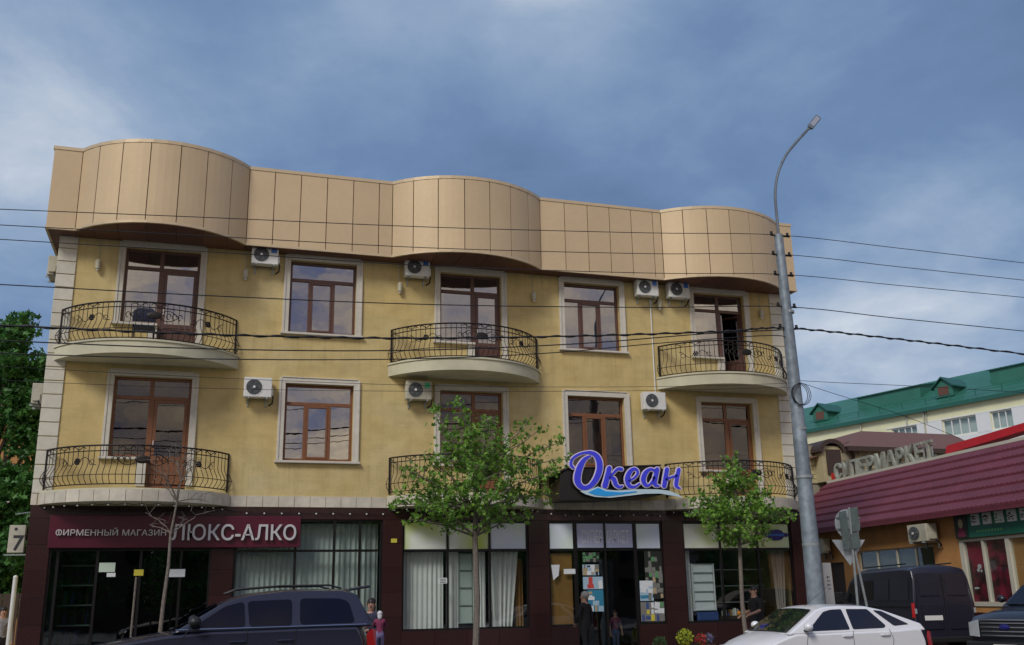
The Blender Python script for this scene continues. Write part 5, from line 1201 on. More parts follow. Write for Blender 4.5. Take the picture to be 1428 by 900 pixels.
# =================================================================== ROAD SIGNS
rp = azd(1190, 26)
rs = thing('road_sign_posts', 'pair of leaning metal posts carrying round and triangular road signs seen from behind', 'road sign', (rp.x, rp.y, 0))
ys = rp.y
def pp(px, py, dy=0): return at(px, py, ys+dy)
MB().tube([Vector((pp(1196, 842).x+.03, ys, 0)), pp(1196, 842), pp(1184, 708)], .032, 8).build('post', 'galv', rs, smooth=True)
MB().tube([Vector((pp(1210, 842).x+.08, ys+.02, 0)), pp(1208, 842, .02), pp(1186, 740, .02)], .030, 8).build('post', 'galv', rs, smooth=True)
c = pp(1182, 731, .05); MB().cyl((c.x, c.y, c.z), (0, 1, 0), .36, .012, 28).build('round_sign', 'sign_back', rs)
mb = MB(); mb.prism([pp(1160, 753, .06), pp(1206, 753, .06), pp(1186, 789, .06)], (0, .012, 0)); mb.build('triangular_sign', 'sign_back', rs)
for q in (722, 738): mb = MB(); a = pp(1166, q, .03); b_ = pp(1199, q, .03); mb.box(a.x, b_.x, ys+.025, ys+.045, a.z-.02, a.z+.02); mb.build('cross_bar', 'galv', rs)
for (xa, xb, ya, yb_) in ((1171, 1180, 714, 768), (1186, 1196, 709, 742), (1187, 1198, 745, 766)):
    mb = MB(); k = .12; mb.prism([pp(xa, ya, -.06), pp(xb, ya-2, -.06), pp(xb+(yb_-ya)*k, yb_-2, -.06), pp(xa+(yb_-ya)*k, yb_, -.06)], (0, .05, 0)); mb.build('mounting_box', 'post_box', rs, bevel=.01)

# =================================================================== FLOWER POTS
def bush(loc, r, mats, label, seed, n=260):
    rr = random.Random(seed); t = thing('flower_pot', label, 'plant', loc)
    MB().tube([(loc[0], loc[1], 0), (loc[0], loc[1], .32)], [.14, .19], 12).build('pot', 'soffit_brown', t, smooth=True)
    for mt, nn in mats:
        lv = MB()
        for _ in range(int(n*nn)):
            d = Vector((rr.gauss(0, 1), rr.gauss(0, 1), rr.gauss(0, 1))).normalized()*r*rr.uniform(.6, 1); leaf(lv, Vector((loc[0], loc[1], loc[2]))+d, rr.uniform(.05, .09), rr)
        lv.build('foliage' if 'bush' in mt else 'blossom', mt, t, fixn=False)
    return t
zc = .58
p = at(955, 888, 24.0); bush((p.x, 24.0, p.z-.02), .22, [('flower_lime', 1.3), ('bush_green', .3)], 'round lime yellow flower bush on the pavement right of the supermarket door', 61)
p = at(978, 890, 24.1); bush((p.x, 24.1, p.z-.05), .17, [('flower_red', .8), ('bush_green', .4)], 'red flowering pot plant beside the lime yellow bush', 62)
p = at(920, 893, 24.3); bush((p.x, 24.3, p.z-.08), .20, [('bush_green', 1.1)], 'small dark green pot plant left of the lime yellow bush', 63)
p = at(988, 888, 24.6); bush((p.x, 24.6, p.z-.05), .14, [('cloth_lilac', .6), ('bush_green', .3)], 'small purple pot plant at the right of the red flowers', 64)

# =================================================================== VEHICLES (local: x forward, y to the left, z up)
def lofted(profile, w, slices, dropf, shrink, mats='car_white'):
    mb = MB(); n = len(profile); vs = []
    zt = max(z for x, z in profile); xm = max(abs(x) for x, z in profile); zb = min(z for x, z in profile)
    for s in slices:
        a = abs(s)
        for x, z in profile:
            f = (z-zb)/(zt-zb)
            vs.append((x*(1-shrink*a**4*abs(x)/xm), s*w, z-dropf*a**3*max(0, f-.45)/.55))
    m_ = len(slices)
    fs = [(j*n+i, j*n+(i+1) % n, (j+1)*n+(i+1) % n, (j+1)*n+i) for j in range(m_-1) for i in range(n)]
    fs += [tuple(range(n)), tuple((m_-1)*n+i for i in range(n))[::-1]]
    mb.add(vs, fs); return mb
SL_ = [-1, -.86, -.6, -.3, 0, .3, .6, .86, 1]
def cabin(profile, wb, zb, k):
    mb = MB(); n = len(profile); vs = []
    sl = [-1, -.75, -.4, 0, .4, .75, 1]
    zt = max(z for x, z in profile)
    for s in sl:
        for x, z in profile:
            y = s*(wb-k*(z-zb)); crown = .035*(1-s*s)*(1 if z > zb+.25 else 0)
            vs.append((x, y, z+crown-.035*(1 if z > zb+.25 else 0)))
    m_ = len(sl); fs = [(j*n+i, j*n+(i+1) % n, (j+1)*n+(i+1) % n, (j+1)*n+i) for j in range(m_-1) for i in range(n)]
    fs += [tuple(range(n)), tuple((m_-1)*n+i for i in range(n))[::-1]]; mb.add(vs, fs); return mb
def wheel(x, y, r, parent, w_=.2):
    mb = MB(); mb.tube([(x, y-w_/2, r), (x, y-w_/2+.03, r), (x, y+w_/2-.03, r), (x, y+w_/2, r)], [r*.93, r, r, r*.93], 22); W_ = mb.build('wheel', 'tyre', parent, smooth=True, local=True)
    mb = MB(); sy_ = 1 if y > 0 else -1; mb.cyl((x, y+sy_*w_/2*.98, r), (0, sy_, 0), r*.62, .012, 18); mb.build('rim', 'rim', W_, local=True)
def rounded(poly, r=.03, seg=3):
    out = []; n = len(poly)
    for i in range(n):
        p = Vector(poly[i]); a = (Vector(poly[i-1])-p); b_ = (Vector(poly[(i+1) % n])-p); la, lb_ = a.length, b_.length; rr_ = min(r, la*.4, lb_*.4)
        A_ = p+a/la*rr_; B_ = p+b_/lb_*rr_
        for k in range(seg+1): t = k/seg; out.append(A_*(1-t)**2+p*2*t*(1-t)+B_*t*t)
    return out
def sideglass(poly, wb, zb, k, parent, name='window', mt='car_glass', r=.03, off=.006, th=.01):
    for s in (-1, 1):
        mb = MB(); n = 0; pts = []
        for q in rounded(poly, r): pts.append((q.x, s*(wb-k*(q.y-zb)+off), q.y))
        mb.prism(pts, (0, -s*th, 0)); mb.build(name, mt, parent, local=True)
def strip3(pts, r, name, mt, parent): MB().tube(pts, r, 5).build(name, mt, parent, local=True)
def car_hatch():
    xc = 11.33; yc = 17.05
    t = thing('white_hatchback', 'white five door hatchback car in the road in front of the right shop', 'car', (xc, yc, -.16), math.pi)
    W_ = .83
    L_ = lambda px, py: (xc-at(px, py, yc-W_).x, at(px, py, yc-W_).z+.16)
    prof = [(1.68, .28), (1.71, .55), (1.67, .72), (1.58, .84), (1.42, .93), (1.18, 1.02), (.90, 1.10), (.3, 1.10), (-1.4, 1.12), (-1.92, 1.15), (-2.02, 1.12), (-2.10, .9), (-2.14, .6), (-2.08, .28)]
    b_ = lofted(prof, W_, SL_, .07, .10); B_ = b_.build('body', 'car_white', t, local=True, smooth=True, bevel=.03, angle=50)
    zb, k = 1.08, .36
    cp = [(1.02, 1.04), (.30, 1.49), (.10, 1.535), (-.25, 1.55), (-.8, 1.53), (-1.15, 1.46), (-1.9, 1.17), (-1.98, 1.04)]
    C_ = cabin(cp, .79, zb, k).build('cabin', 'car_white', t, local=True, smooth=True, bevel=.035, angle=40)
    g_ = [[(.60, 1.09), (.16, 1.42), (.0, 1.455), (-.24, 1.46), (-.30, 1.10)], [(-.37, 1.10), (-.34, 1.46), (-.80, 1.45), (-1.10, 1.15), (-1.05, 1.11)], [(-.93, 1.43), (-1.10, 1.41), (-1.62, 1.16), (-1.28, 1.14)]]
    for p_ in g_: sideglass(p_, .79, zb, k, t)
    def wsp(x0, z0, x1, z1, w0, w1, name):
        d = Vector((x1-x0, 0, z1-z0)); nn = Vector((-(z1-z0), 0, (x1-x0))).normalized()
        if nn.z < 0: nn = -nn
        mb = MB(); nn_ = nn*.012; pl = []
        for s in (-1, -.5, 0, .5, 1): pl.append(Vector((x0, s*w0, z0))+nn_+Vector((0, 0, .02*(1-s*s))))
        for s in (1, .5, 0, -.5, -1): pl.append(Vector((x1, s*w1, z1))+nn_+Vector((0, 0, .02*(1-s*s)-.01)))
        vs = pl; fs = [(i, i+1, 8-i, 9-i) for i in range(4)]
        mb.add(vs, fs); mb.build(name, 'car_glass', t, local=True, smooth=True)
    wsp(.98, 1.075, .34, 1.465, .68, .56, 'windscreen'); wsp(-1.2, 1.44, -1.86, 1.19, .52, .60, 'rear_window')
    for s in (-1, 1):
        mb = MB(); mb.ball((.66, s*.91, 1.17), .085, .09, .075, 12, 8); M_ = mb.build('wing_mirror', 'car_white', t, local=True, smooth=True); MB().box(.60, .68, min(s*.75, s*.86), max(s*.75, s*.86), 1.09, 1.12).build('mirror_arm', 'trim_black', M_, local=True)
        for x in (-.20, -1.02): MB().tube([(x-.10, s*.838, .985), (x-.07, s*.858, .99), (x+.07, s*.858, .99), (x+.10, s*.838, .985)], .012, 6).build('door_handle', 'car_white', t, local=True)
        for pts in ([(.62, .35), (.66, .9), (.62, 1.06)], [(-.33, .35), (-.33, 1.08)], [(-1.12, .62), (-1.20, .9), (-1.12, 1.09)]):
            MB().tube([(x, s*.832, z) for x, z in pts], .005, 4).build('door_seam', 'trim_black', t, local=True)
        mb = MB(); mb.prism([(1.58, s*.72, .68), (1.36, s*.81, .72), (1.30, s*.82, .84), (1.54, s*.68, .82)], (.05, s*.02, .012)); mb.build('headlight', 'lamp_clear', t, local=True, bevel=.01)
        mb = MB(); mb.prism([(-2.00, s*.815, .74), (-2.10, s*.77, .74), (-2.09, s*.76, 1.0), (-2.03, s*.79, 1.03), (-1.99, s*.815, .92)], (0, s*-.04, 0)); mb.build('tail_light', 'tail_red', t, local=True)
        for x in (1.12, -1.25): wheel(x, s*.74, .29, t, .18)
        MB().tube([(.9, s*.845, .62), (-1.6, s*.845, .66)], .014, 5).build('side_trim', 'car_white', t, local=True)
    MB().box(1.68, 1.73, -.35, .35, .5, .62).build('grille', 'trim_black', t, local=True); MB().box(-2.165, -2.12, -.26, .26, .62, .73).build('number_plate', 'plate', t, local=True)
    MB().tube([(.2, .1, 1.50), (-.35, .1, 1.85)], .004, 4).build('aerial', 'trim_black', t, local=True)
    MB().tube([(.95, -.5, 1.10), (.80, -.1, 1.19), (.75, .1, 1.21)], .007, 4).build('wiper', 'trim_black', t, local=True)
car_hatch()
def car_suv():
    xc, yc = .52, 17.95; W_ = .95
    t = thing('navy_suv', 'dark navy four wheel drive estate with roof rails parked before the leftmost shop', 'car', (xc, yc, -.16), math.pi)
    # local x = xc - world x
    prof = [(2.40, .35), (2.45, .7), (2.40, .98), (2.25, 1.10), (1.7, 1.22), (.9, 1.34), (.2, 1.40), (-1.6, 1.42), (-2.30, 1.42), (-2.40, 1.2), (-2.46, .85), (-2.40, .35)]
    lofted(prof, W_, SL_, .06, .07).build('body', 'car_navy', t, local=True, smooth=True, bevel=.04, angle=50)
    zb, k = 1.38, .30
    cp = [(.76, 1.33), (.06, 1.78), (-.12, 1.86), (-.40, 1.925), (-1.0, 1.985), (-1.92, 1.98), (-2.17, 1.91), (-2.42, 1.36)]
    cabin(cp, .92, zb, k).build('cabin', 'car_navy', t, local=True, smooth=True, bevel=.04, angle=40)
    for p_ in ([(.44, 1.42), (-.04, 1.73), (-.33, 1.80), (-.36, 1.40)], [(-.43, 1.40), (-.38, 1.80), (-1.09, 1.82), (-1.09, 1.40)], [(-1.22, 1.42), (-1.22, 1.83), (-1.88, 1.82), (-2.02, 1.76), (-2.12, 1.43)]):
        sideglass(p_, .92, zb, k, t, mt='car_glass_blue', r=.07)
    for s in (-1, 1):
        MB().tube([(-.05, s*.70, 1.93), (-.2, s*.70, 1.99), (-.9, s*.70, 2.035), (-1.7, s*.70, 2.035), (-1.9, s*.70, 1.98)], .018, 6).build('roof_rail', 'trim_black', t, local=True, smooth=True)
        mb = MB(); mb.ball((.42, s*1.05, 1.50), .10, .11, .09, 12, 8); M_ = mb.build('wing_mirror', 'trim_black', t, local=True, smooth=True); MB().box(.38, .46, min(s*.85, s*1.0), max(s*.85, s*1.0), 1.42, 1.46).build('mirror_arm', 'trim_black', M_, local=True)
        for pts in ([(.6, .5), (.64, 1.2), (.50, 1.38)], [(-.395, .5), (-.395, 1.38)], [(-1.155, .8), (-1.155, 1.39)]): MB().tube([(x, s*.953, z) for x, z in pts], .006, 4).build('door_seam', 'trim_black', t, local=True)
        MB().tube([(.7, s*.955, 1.385), (-2.3, s*.945, 1.40)], .009, 5).build('belt_trim', 'chrome', t, local=True)
        for x in (-.25, -1.0): MB().tube([(x-.12, s*.955, 1.18), (x-.09, s*.98, 1.185), (x+.09, s*.98, 1.185), (x+.12, s*.955, 1.18)], .014, 6).build('door_handle', 'car_navy', t, local=True)
        mb = MB(); mb.prism([(-2.33, s*.955, .98), (-2.475, s*.90, .98), (-2.475, s*.88, 1.30), (-2.40, s*.935, 1.33), (-2.31, s*.955, 1.24)], (0, -s*.08, 0)); mb.build('tail_light', 'tail_red', t, local=True)
        mb = MB(); mb.prism([(2.38, s*.6, .92), (2.2, s*.86, .95), (2.15, s*.88, 1.08), (2.36, s*.6, 1.08)], (.03, s*.03, 0)); mb.build('headlight', 'lamp_clear', t, local=True)
        for x in (1.5, -1.45): wheel(x, s*.85, .38, t, .26)
        mb = MB(); mb.tube([(1.5+.46*math.cos(a*math.pi/10), s*.955, .40+.46*math.sin(a*math.pi/10)) for a in range(11)], .03, 6); mb.tube([(-1.45+.46*math.cos(a*math.pi/10), s*.955, .40+.46*math.sin(a*math.pi/10)) for a in range(11)], .03, 6); mb.build('wheel_arch', 'car_navy', t, local=True, smooth=True)
    mb = MB(); mb.prism([(-2.02, -.62, 1.93), (-2.42, -.60, 1.99), (-2.42, .60, 1.99), (-2.02, .62, 1.93)], (0, 0, .04)); mb.build('spoiler', 'car_navy', t, local=True, bevel=.015)
    vs = []
    mb = MB(); mb.prism([(.72, -.80, 1.365), (.72, .80, 1.365), (.10, .70, 1.765), (.10, -.70, 1.765)], (.010, 0, .016)); mb.build('windscreen', 'car_glass_blue', t, local=True)
    mb = MB(); mb.prism([(-2.16, -.66, 1.86), (-2.16, .66, 1.86), (-2.40, .78, 1.44), (-2.40, -.78, 1.44)], (-.012, 0, .006)); mb.build('rear_window', 'car_glass_blue', t, local=True)
    MB().box(2.43, 2.48, -.5, .5, .72, .98).build('grille', 'trim_black', t, local=True); MB().box(-2.49, -2.45, -.26, .26, .8, .92).build('number_plate', 'plate', t, local=True)
    for y in (-.4, .15): MB().tube([(.80, y, 1.38), (.74, y+.35, 1.40)], .010, 5).build('wiper', 'trim_black', t, local=True)
car_suv()
def van():
    p = azd(1270, 29); ax = R_(10); fw = Vector((math.sin(ax), math.cos(ax)))
    t = thing('dark_van', 'dark blue panel van seen from behind in front of the orange building', 'van', (0, 0, -.15))
    W_ = .89; lf = Vector((-fw.y, fw.x)); c = p+fw*2.4-lf*W_
    t.location = (c.x, c.y, -.15); t.rotation_euler = (0, 0, math.atan2(fw.y, fw.x))
    prof = [(2.4, .45), (2.45, .9), (2.3, 1.12), (1.75, 1.30), (1.25, 2.0), (1.0, 2.27), (.6, 2.37), (-1.9, 2.40), (-2.28, 2.36), (-2.40, 2.1), (-2.44, 1.4), (-2.44, .45)]
    mb = MB(); n = len(prof); sl = SL_; vs = []
    for s in sl:
        for x, z in prof:
            a = abs(s); vs.append((x, s*(W_-.12*max(0, z-1.2)/1.2), z-.10*a**4*(1 if z > 2 else 0)))
    fs = [(j*n+i, j*n+(i+1) % n, (j+1)*n+(i+1) % n, (j+1)*n+i) for j in range(len(sl)-1) for i in range(n)]+[tuple(range(n)), tuple((len(sl)-1)*n+i for i in range(n))[::-1]]
    mb.add(vs, fs); mb.build('body', 'van_blue', t, local=True, smooth=True, bevel=.05, angle=50)
    yw = lambda z: W_-.12*max(0, z-1.2)/1.2
    for s in (-1, 1):
        def sg(poly, name, mt, off=.008):
            pts = [(q.x, s*(yw(q.y)+off), q.y) for q in rounded(poly, .05)]; mb = MB(); mb.prism(pts, (0, -s*.012, 0)); mb.build(name, mt, t, local=True)
        sg([(1.55, 1.42), (1.15, 1.98), (.72, 2.0), (.68, 1.42)], 'window', 'car_glass'); sg([(.52, 1.5), (.52, 2.02), (-.25, 2.04), (-.25, 1.5)], 'window', 'car_glass')
        for (a, b_) in ((-.35, -1.15), (-1.25, -2.2)): sg([(a, 1.48), (a, 2.04), (b_, 2.06), (b_, 1.48)], 'side_panel', 'van_blue', .014)
        MB().tube([(-2.3, s*(W_+.01), 1.35), (1.6, s*(W_+.01), 1.30)], .012, 5).build('side_moulding', 'trim_black', t, local=True)
        mb = MB(); mb.prism([(-2.445, s*.86, 1.05), (-2.36, s*.895, 1.05), (-2.36, s*.885, 1.42), (-2.445, s*.84, 1.42)], (-.01, 0, 0)); mb.build('tail_light', 'tail_red', t, local=True)
        MB().box(-2.47, -2.455, min(s*.80, s*.86), max(s*.80, s*.86), 1.15, 1.28).build('reversing_light', 'lamp_clear', t, local=True)
        # rear door with pressed panels
        y0_, y1_ = (.01, .80) if s > 0 else (-.80, -.01)
        mb = MB(); mb.prism([(-2.452, y0_, .55), (-2.452, y1_, .55), (-2.452, y1_*.97 if s > 0 else y1_, 1.45), (-2.41, y1_*.88 if s > 0 else y1_, 2.18), (-2.41, y0_ if s > 0 else y0_*.88, 2.18), (-2.452, y0_ if s > 0 else y0_*.97, 1.45)], (-.012, 0, 0)); Dr = mb.build('rear_door', 'van_blue', t, local=True)
        for z0, z1, xx, sh_ in ((1.60, 2.02, -2.448, .1), (.75, 1.38, -2.466, 0)):
            ya, yb2 = s*.10, s*(.66-.04*sh_); lo, hi = min(ya, yb2), max(ya, yb2); mb = MB(); mb.prism([(xx-.012, lo, z0), (xx-.012, hi, z0), (xx+.02*(sh_ > 0)-.012, hi, z1), (xx+.02*(sh_ > 0)-.012, lo, z1)], (-.012, 0, 0)); mb.build('pressed_panel', 'van_blue', Dr, local=True, bevel=.006)
        MB().tube([(-2.46, s*.03, .6), (-2.46, s*.03, 2.1)], .008, 4).build('door_hinge', 'trim_black', Dr, local=True)
        for x in (1.6, -1.5): wheel(x, s*.80, .34, t, .2)
        mb = MB(); mb.box(1.35, 1.55, min(s*.98, s*1.18), max(s*.98, s*1.18), 1.42, 1.72); M_ = mb.build('wing_mirror', 'trim_black', t, local=True, bevel=.02); MB().tube([(1.45, s*.85, 1.5), (1.45, s*1.0, 1.55)], .02, 5).build('mirror_arm', 'trim_black', M_, local=True)
        MB().tube([(.5, s*.66, 2.40), (-1.9, s*.66, 2.44)], .02, 5).build('roof_rail', 'trim_black', t, local=True)
    MB().box(-2.50, -2.47, .12, .62, .98, 1.10).build('number_plate', 'plate', t, local=True); MB().box(-2.55, -2.44, -.86, .86, .42, .56).build('bumper', 'trim_black', t, local=True, bevel=.02)
    MB().box(2.4, 2.52, -.86, .86, .42, .7).build('bumper', 'trim_black', t, local=True, bevel=.02)
    mb = MB(); mb.prism([(1.77, -.7, 1.36), (1.77, .7, 1.36), (1.30, .66, 1.96), (1.30, -.66, 1.96)], (.02, 0, .014)); mb.build('windscreen', 'car_glass', t, local=True)
van()
def pickup():
    p = azd(1400, 24.6); fw = Vector((-.97, -.25)).normalized()
    t = thing('dark_pickup', 'dark blue car with wide chrome bar grille at the right edge', 'car', (p.x-fw.x*2.3, p.y-fw.y*2.3, -.16), math.atan2(fw.y, fw.x))
    t.scale = (1.0, 1.04, 1.08)
    W_ = .93
    prof = [(2.35, .35), (2.40, .75), (2.36, 1.0), (2.20, 1.13), (1.6, 1.22), (1.0, 1.30), (-1.8, 1.32), (-1.95, 1.1), (-1.95, .35)]
    lofted(prof, W_, SL_, .08, .06).build('body', 'car_ink', t, local=True, smooth=True, bevel=.04, angle=50)
    cp = [(1.05, 1.25), (.35, 1.72), (.0, 1.78), (-1.2, 1.76), (-1.8, 1.30)]
    cabin(cp, .88, 1.3, .30).build('cabin', 'car_ink', t, local=True, smooth=True, bevel=.04, angle=40)
    for p_ in ([(.7, 1.34), (.25, 1.64), (-.35, 1.67), (-.35, 1.34)], [(-.42, 1.34), (-.42, 1.67), (-1.15, 1.66), (-1.5, 1.34)]): sideglass(p_, .88, 1.3, .30, t, r=.05)
    mb = MB(); mb.prism([(1.01, -.76, 1.30), (1.01, .76, 1.30), (.40, .66, 1.69), (.40, -.66, 1.69)], (.012, 0, .016)); mb.build('windscreen', 'car_glass_blue', t, local=True)
    MB().box(2.385, 2.43, -.56, .56, .68, 1.04).build('grille', 'trim_black', t, local=True, bevel=.02)
    for z in (.72, .80, .88, .96, 1.02): MB().box(2.43, 2.455, -.54, .54, z, z+.028).build('grille_bar', 'chrome', t, local=True, bevel=.006)
    mb = MB(); mb.ball((2.46, 0, .90), .02, .12, .055, 14, 6); mb.build('oval_badge', 'plate_blue', t, local=True, smooth=True)
    for s in (-1, 1):
        mb = MB(); mb.prism([(2.40, s*.60, .70), (2.36, s*.86, .72), (2.28, s*.90, .98), (2.36, s*.62, 1.04)], (.03, 0, 0)); mb.build('headlight', 'lamp_clear', t, local=True, bevel=.01)
        for x in (1.45, -1.4): wheel(x, s*.82, .36, t, .24)
        mb = MB(); mb.ball((.75, s*1.02, 1.42), .08, .1, .08, 10, 8); mb.build('wing_mirror', 'car_ink', t, local=True, smooth=True)
        MB().tube([(.95, s*.935, .5), (.95, s*.935, 1.25)], .006, 4).build('door_seam', 'trim_black', t, local=True)
    MB().box(2.38, 2.50, -.9, .9, .42, .62).build('bumper', 'trim_black', t, local=True, bevel=.03); MB().box(2.50, 2.51, -.26, .26, .46, .57).build('number_plate', 'plate', t, local=True)
    for y in (-.45, -.05): MB().tube([(1.08, y, 1.31), (1.02, y+.42, 1.34)], .010, 4).build('wiper', 'trim_black', t, local=True)
pickup()
# =================================================================== PEOPLE
def person(loc, rz, label, cols, height=1.72, armL=None, armR=None, lean=0, legs=None, hair='hair_dark', bun=False, long_sleeve=True, female=False):
    """one skinned body; cols = (top, trousers); arm = (elbow, wrist) in local metres for a 1.72 m figure; x right, y forward"""
    t = thing('person', label, 'person', loc, rz); s = height/1.72
    me = bpy.data.meshes.new('body'); V = []; E_ = []; Rr = []; tagv = []
    def v(p, r, tg, parent=None):
        y = p[1]+lean*max(0, p[2]-.95); V.append((p[0]*s, y*s, p[2]*s)); Rr.append(r*s); tagv.append(tg)
        if parent is not None: E_.append((parent, len(V)-1))
        return len(V)-1
    sw = .19 if not female else .165
    pel = v((0, 0, .95), .145, 'leg'); sp1 = v((0, 0, 1.08), .135 if not female else .115, 'top', pel); sp2 = v((0, .01, 1.24), .155 if not female else .135, 'top', sp1); sp3 = v((0, 0, 1.38), .13, 'top', sp2)
    nk = v((0, .01, 1.47), .058, 'skin', sp3); jw = v((0, .035, 1.555), .075, 'skin', nk); sk = v((0, .02, 1.635), .092, 'skin', jw); tp_ = v((0, .01, 1.69), .07, 'skin', sk)
    legs = legs or ((.05, .02), (-.05, -.02))
    for sx_, (kf, ff) in zip((1, -1), legs):
        h = v((sx_*.10, 0, .88), .095, 'leg', pel); kn = v((sx_*.105, kf, .49), .062, 'leg', h); cf_ = v((sx_*.105, (kf+ff)/2-.02, .33), .058, 'leg', kn); an = v((sx_*.105, ff, .09), .042, 'leg', cf_); hl = v((sx_*.11, ff+.05, .04), .04, 'shoe', an); v((sx_*.12, ff+.17, .03), .033, 'shoe', hl)
    for sx_, arm in ((1, armR), (-1, armL)):
        el, wr = arm or ((sx_*.25, -.02, 1.12), (sx_*.25, .06, .88))
        sh_ = v((sx_*sw, 0, 1.40), .066, 'top', sp3); e_ = v(el, .044, 'top' if long_sleeve else 'sleeve', sh_); w_ = v(wr, .030, 'top' if long_sleeve else 'skin', e_)
        d = (Vector(wr)-Vector(el)).normalized(); side = Vector((0, 0, 1)).cross(d); side = side.normalized() if side.length > .1 else Vector((0, 1, 0))
        pm = Vector(wr)+d*.06; pa = v(tuple(pm), .034, 'skin', w_)
        nn = d.cross(side).normalized()
        for k, (o_, l1) in enumerate(((-.030, .060), (-.010, .072), (.012, .068), (.032, .052))):
            a_ = pm+d*.045+side*o_; b_ = a_+d*l1*.55-nn*.010; c_ = b_+d*l1*.45-nn*.022
            i1 = v(tuple(a_), .0115, 'skin', pa); i2 = v(tuple(b_), .0095, 'skin', i1); v(tuple(c_), .008, 'skin', i2)
        th_ = Vector(wr)+d*.03-side*.035-nn*.01; i1 = v(tuple(th_), .013, 'skin', w_); v(tuple(th_+d*.045-side*.015-nn*.012), .010, 'skin', i1)
    me.from_pydata(V, E_, []); o = bpy.data.objects.new('body', me); COL.objects.link(o)
    md = o.modifiers.new('skin', 'SKIN'); md.use_smooth_shade = True
    sv = me.skin_vertices[0].data
    for i, r in enumerate(Rr): sv[i].radius = (r, r*(.78 if i in (pel, sp1, sp2, sp3) else 1)); sv[i].use_root = (i == 0)
    ss = o.modifiers.new('sub', 'SUBSURF'); ss.levels = ss.render_levels = 1
    bpy.context.view_layer.update()
    m2 = bpy.data.meshes.new_from_object(o.evaluated_get(bpy.context.evaluated_depsgraph_get())); bpy.data.objects.remove(o); bpy.data.meshes.remove(me)
    m2.materials.clear()
    names = {'top': cols[0], 'leg': cols[1], 'skin': 'skin', 'shoe': 'trim_black', 'sleeve': cols[0]}; keys = ['top', 'leg', 'skin', 'shoe', 'sleeve']
    for k in keys: m2.materials.append(MT[names[k]])
    Vv = [Vector(q) for q in V]
    segs = [(Vv[a], Vv[b_], tagv[b_] if tagv[b_] != 'sleeve' else 'sleeve', tagv[a]) for a, b_ in E_]
    for f in m2.polygons:
        c = f.center; best = 1e9; bt = 'top'
        for a, b_, tg, ta in segs:
            ab = b_-a; tt = max(0, min(1, (c-a).dot(ab)/ab.length_squared)); d = (c-(a+ab*tt)).length
            if d < best:
                best = d; bt = tg if (tt > .35 or tg == ta) else ta
                if tg == 'sleeve': bt = 'top'
                if ta == 'sleeve': bt = 'skin'
        f.material_index = keys.index(bt); f.use_smooth = True
    ob = bpy.data.objects.new('body', m2); COL.objects.link(ob); ob.parent = t
    hy = lean*.7
    def H(x, y, z): return (x*s, (y+lean*(z-.95))*s, z*s)
    mb = MB(); c = H(0, -.012, 1.655); mb.ball(c, .098*s, .112*s, .10*s, 14, 10)
    if bun: mb.ball(H(0, -.12, 1.66), .055*s, seg=10, rings=6)
    if female: mb.ball(H(0, -.06, 1.56), .085*s, .06*s, .13*s, 10, 8)
    mb.build('hair', hair, t, smooth=True, local=True)
    mb = MB(); mb.ball(H(0, .125, 1.60), .015*s, .022*s, .024*s, 8, 6); mb.build('nose', 'skin', t, smooth=True, local=True)
    for sx_ in (-1, 1):
        mb = MB(); mb.ball(H(sx_*.033, .108, 1.63), .012*s, .010*s, .007*s, 8, 6); mb.build('eye', 'ink', t, smooth=True, local=True)
        mb = MB(); mb.ball(H(sx_*.094, .02, 1.615), .012*s, .022*s, .032*s, 8, 6); mb.build('ear', 'skin', t, smooth=True, local=True)
    mb = MB(); mb.ball(H(0, .108, 1.562), .026*s, .008*s, .006*s, 8, 6); mb.build('mouth', 'cloth_wine', t, smooth=True, local=True)
    return t
Yp = 23.6; p = at(815, 835, Yp)
person((p.x, Yp, 0), R_(35), 'grey haired man in a black jacket standing at the supermarket door', ('cloth_black', 'cloth_black'), 1.70, lean=-.02, hair='hair_grey', armL=((-.27, .03, 1.14), (-.12, .20, 1.0)), armR=((.27, -.02, 1.13), (.27, .06, .88)))
Yp = 22.9; p = at(1052, 825, Yp)
person((p.x, Yp, 0), R_(97), 'man in dark t-shirt walking left past the rightmost shop with forearm held out', ('cloth_black', 'cloth_black'), 1.76, armL=((-.24, .05, 1.16), (-.22, .32, 1.08)), armR=((.24, .0, 1.14), (.20, .27, 1.05)), long_sleeve=False, legs=((.12, -.02), (-.08, -.25)))
Yp = 20.6; p = at(518, 845, Yp)
person((p.x, Yp, 0), R_(160), 'dark haired woman holding a child behind the rear of the navy car', ('cloth_navy', 'denim'), 1.63, female=True, bun=True, armL=((-.22, .08, 1.12), (-.02, .28, 1.10)), armR=((.22, .08, 1.14), (.06, .28, 1.18)))
cp_ = at(529, 862, Yp-.25)
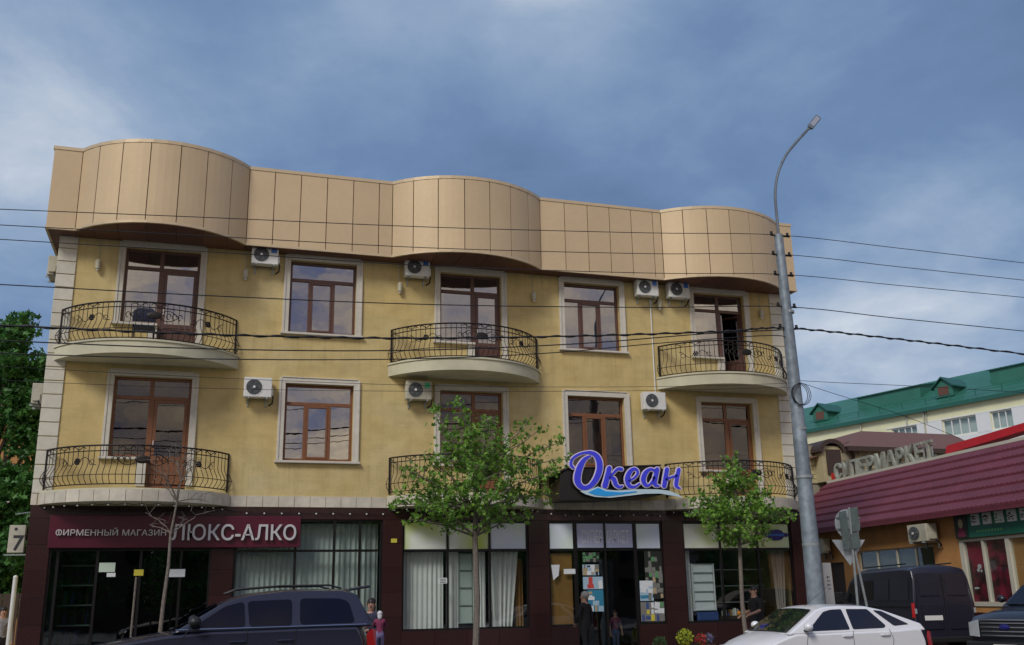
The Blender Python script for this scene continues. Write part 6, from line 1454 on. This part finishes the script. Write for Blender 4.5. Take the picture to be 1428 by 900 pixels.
person((cp_.x, Yp-.30, cp_.z-.80), R_(-10), 'small child in magenta and lilac held in the arms of the dark haired woman', ('cloth_magenta', 'cloth_lilac'), .92, female=True, hair='cloth_white', armL=((-.24, .15, 1.2), (-.12, .30, 1.25)), armR=((.24, .15, 1.2), (.15, .3, 1.2)), legs=((.28, .12), (.25, .08)))
Yp = 27.0; p = at(4, 860, Yp)
person((p.x, Yp, 0), R_(200), 'passer-by in mottled grey and white top at the far left edge', ('cloth_grey', 'cloth_black'), 1.60, female=True)
Yp = 26.5; p = at(858, 862, Yp)
person((p.x, Yp, .02), R_(180), 'child in pink top and jeans standing inside the dark shop doorway', ('cloth_magenta', 'denim'), 1.18, female=True, long_sleeve=False)

# =================================================================== TREES ACROSS THE STREET (mirrored in the shop glass)
ot = None
for i in range(11):
    x_ = -34+i*8.5; y_ = -15-(i*37 % 5)
    if ot is None:
        rr = random.Random(77); bl = [(x_+rr.uniform(-3, 3), y_+rr.uniform(-2, 2), 1.3+rr.uniform(0, 6.4), rr.uniform(1.2, 1.9)) for _ in range(22)]
        big_tree('mirrored_tree', x_, y_, 7.5, bl, 'dark leafy tree across the street, seen only as a reflection in the shop glass', 78, 5200)
        ot = [o for o in COL.objects if o.name.startswith('mirrored_tree')][0]; ot['group'] = 'trees across the street'
        for ch_ in ot.children:
            if ch_.name.startswith('crown'):
                ch_.scale = (1, 1, 1)
    else:
        c = copy_tree(ot); c.location = (x_, y_, 0); c.rotation_euler = (0, 0, i*1.3); c.scale = (1, 1, .8+.05*(i*7 % 6))

fh = thing('added_building', 'long dark red brick building, added out of view across the street for the shop glass to reflect', 'building', (10, -26, 0))  # unseen, added behind the trees to fill bright gaps in the glass reflections
w = MB(); wo = [(-38+i*4.2, -36.2+i*4.2, z, z+1.5) for i in range(26) for z in (1.2, 4.3)]
holed(-40, 72, -.2, 7.4, wo, -26.3, .3, w); w.build('wall', 'opposite_brick', fh, fixn=False)
MB().box(-40, 72, -34, -26.32, -.2, 7.3).build('rear_wall', 'room_dark', fh)
MB().prism([(-41, -25.4, 7.41), (-41, -30, 9.4), (-41, -34.6, 7.41)], (114, 0, 0)).build('roof', 'brown_tile', fh)
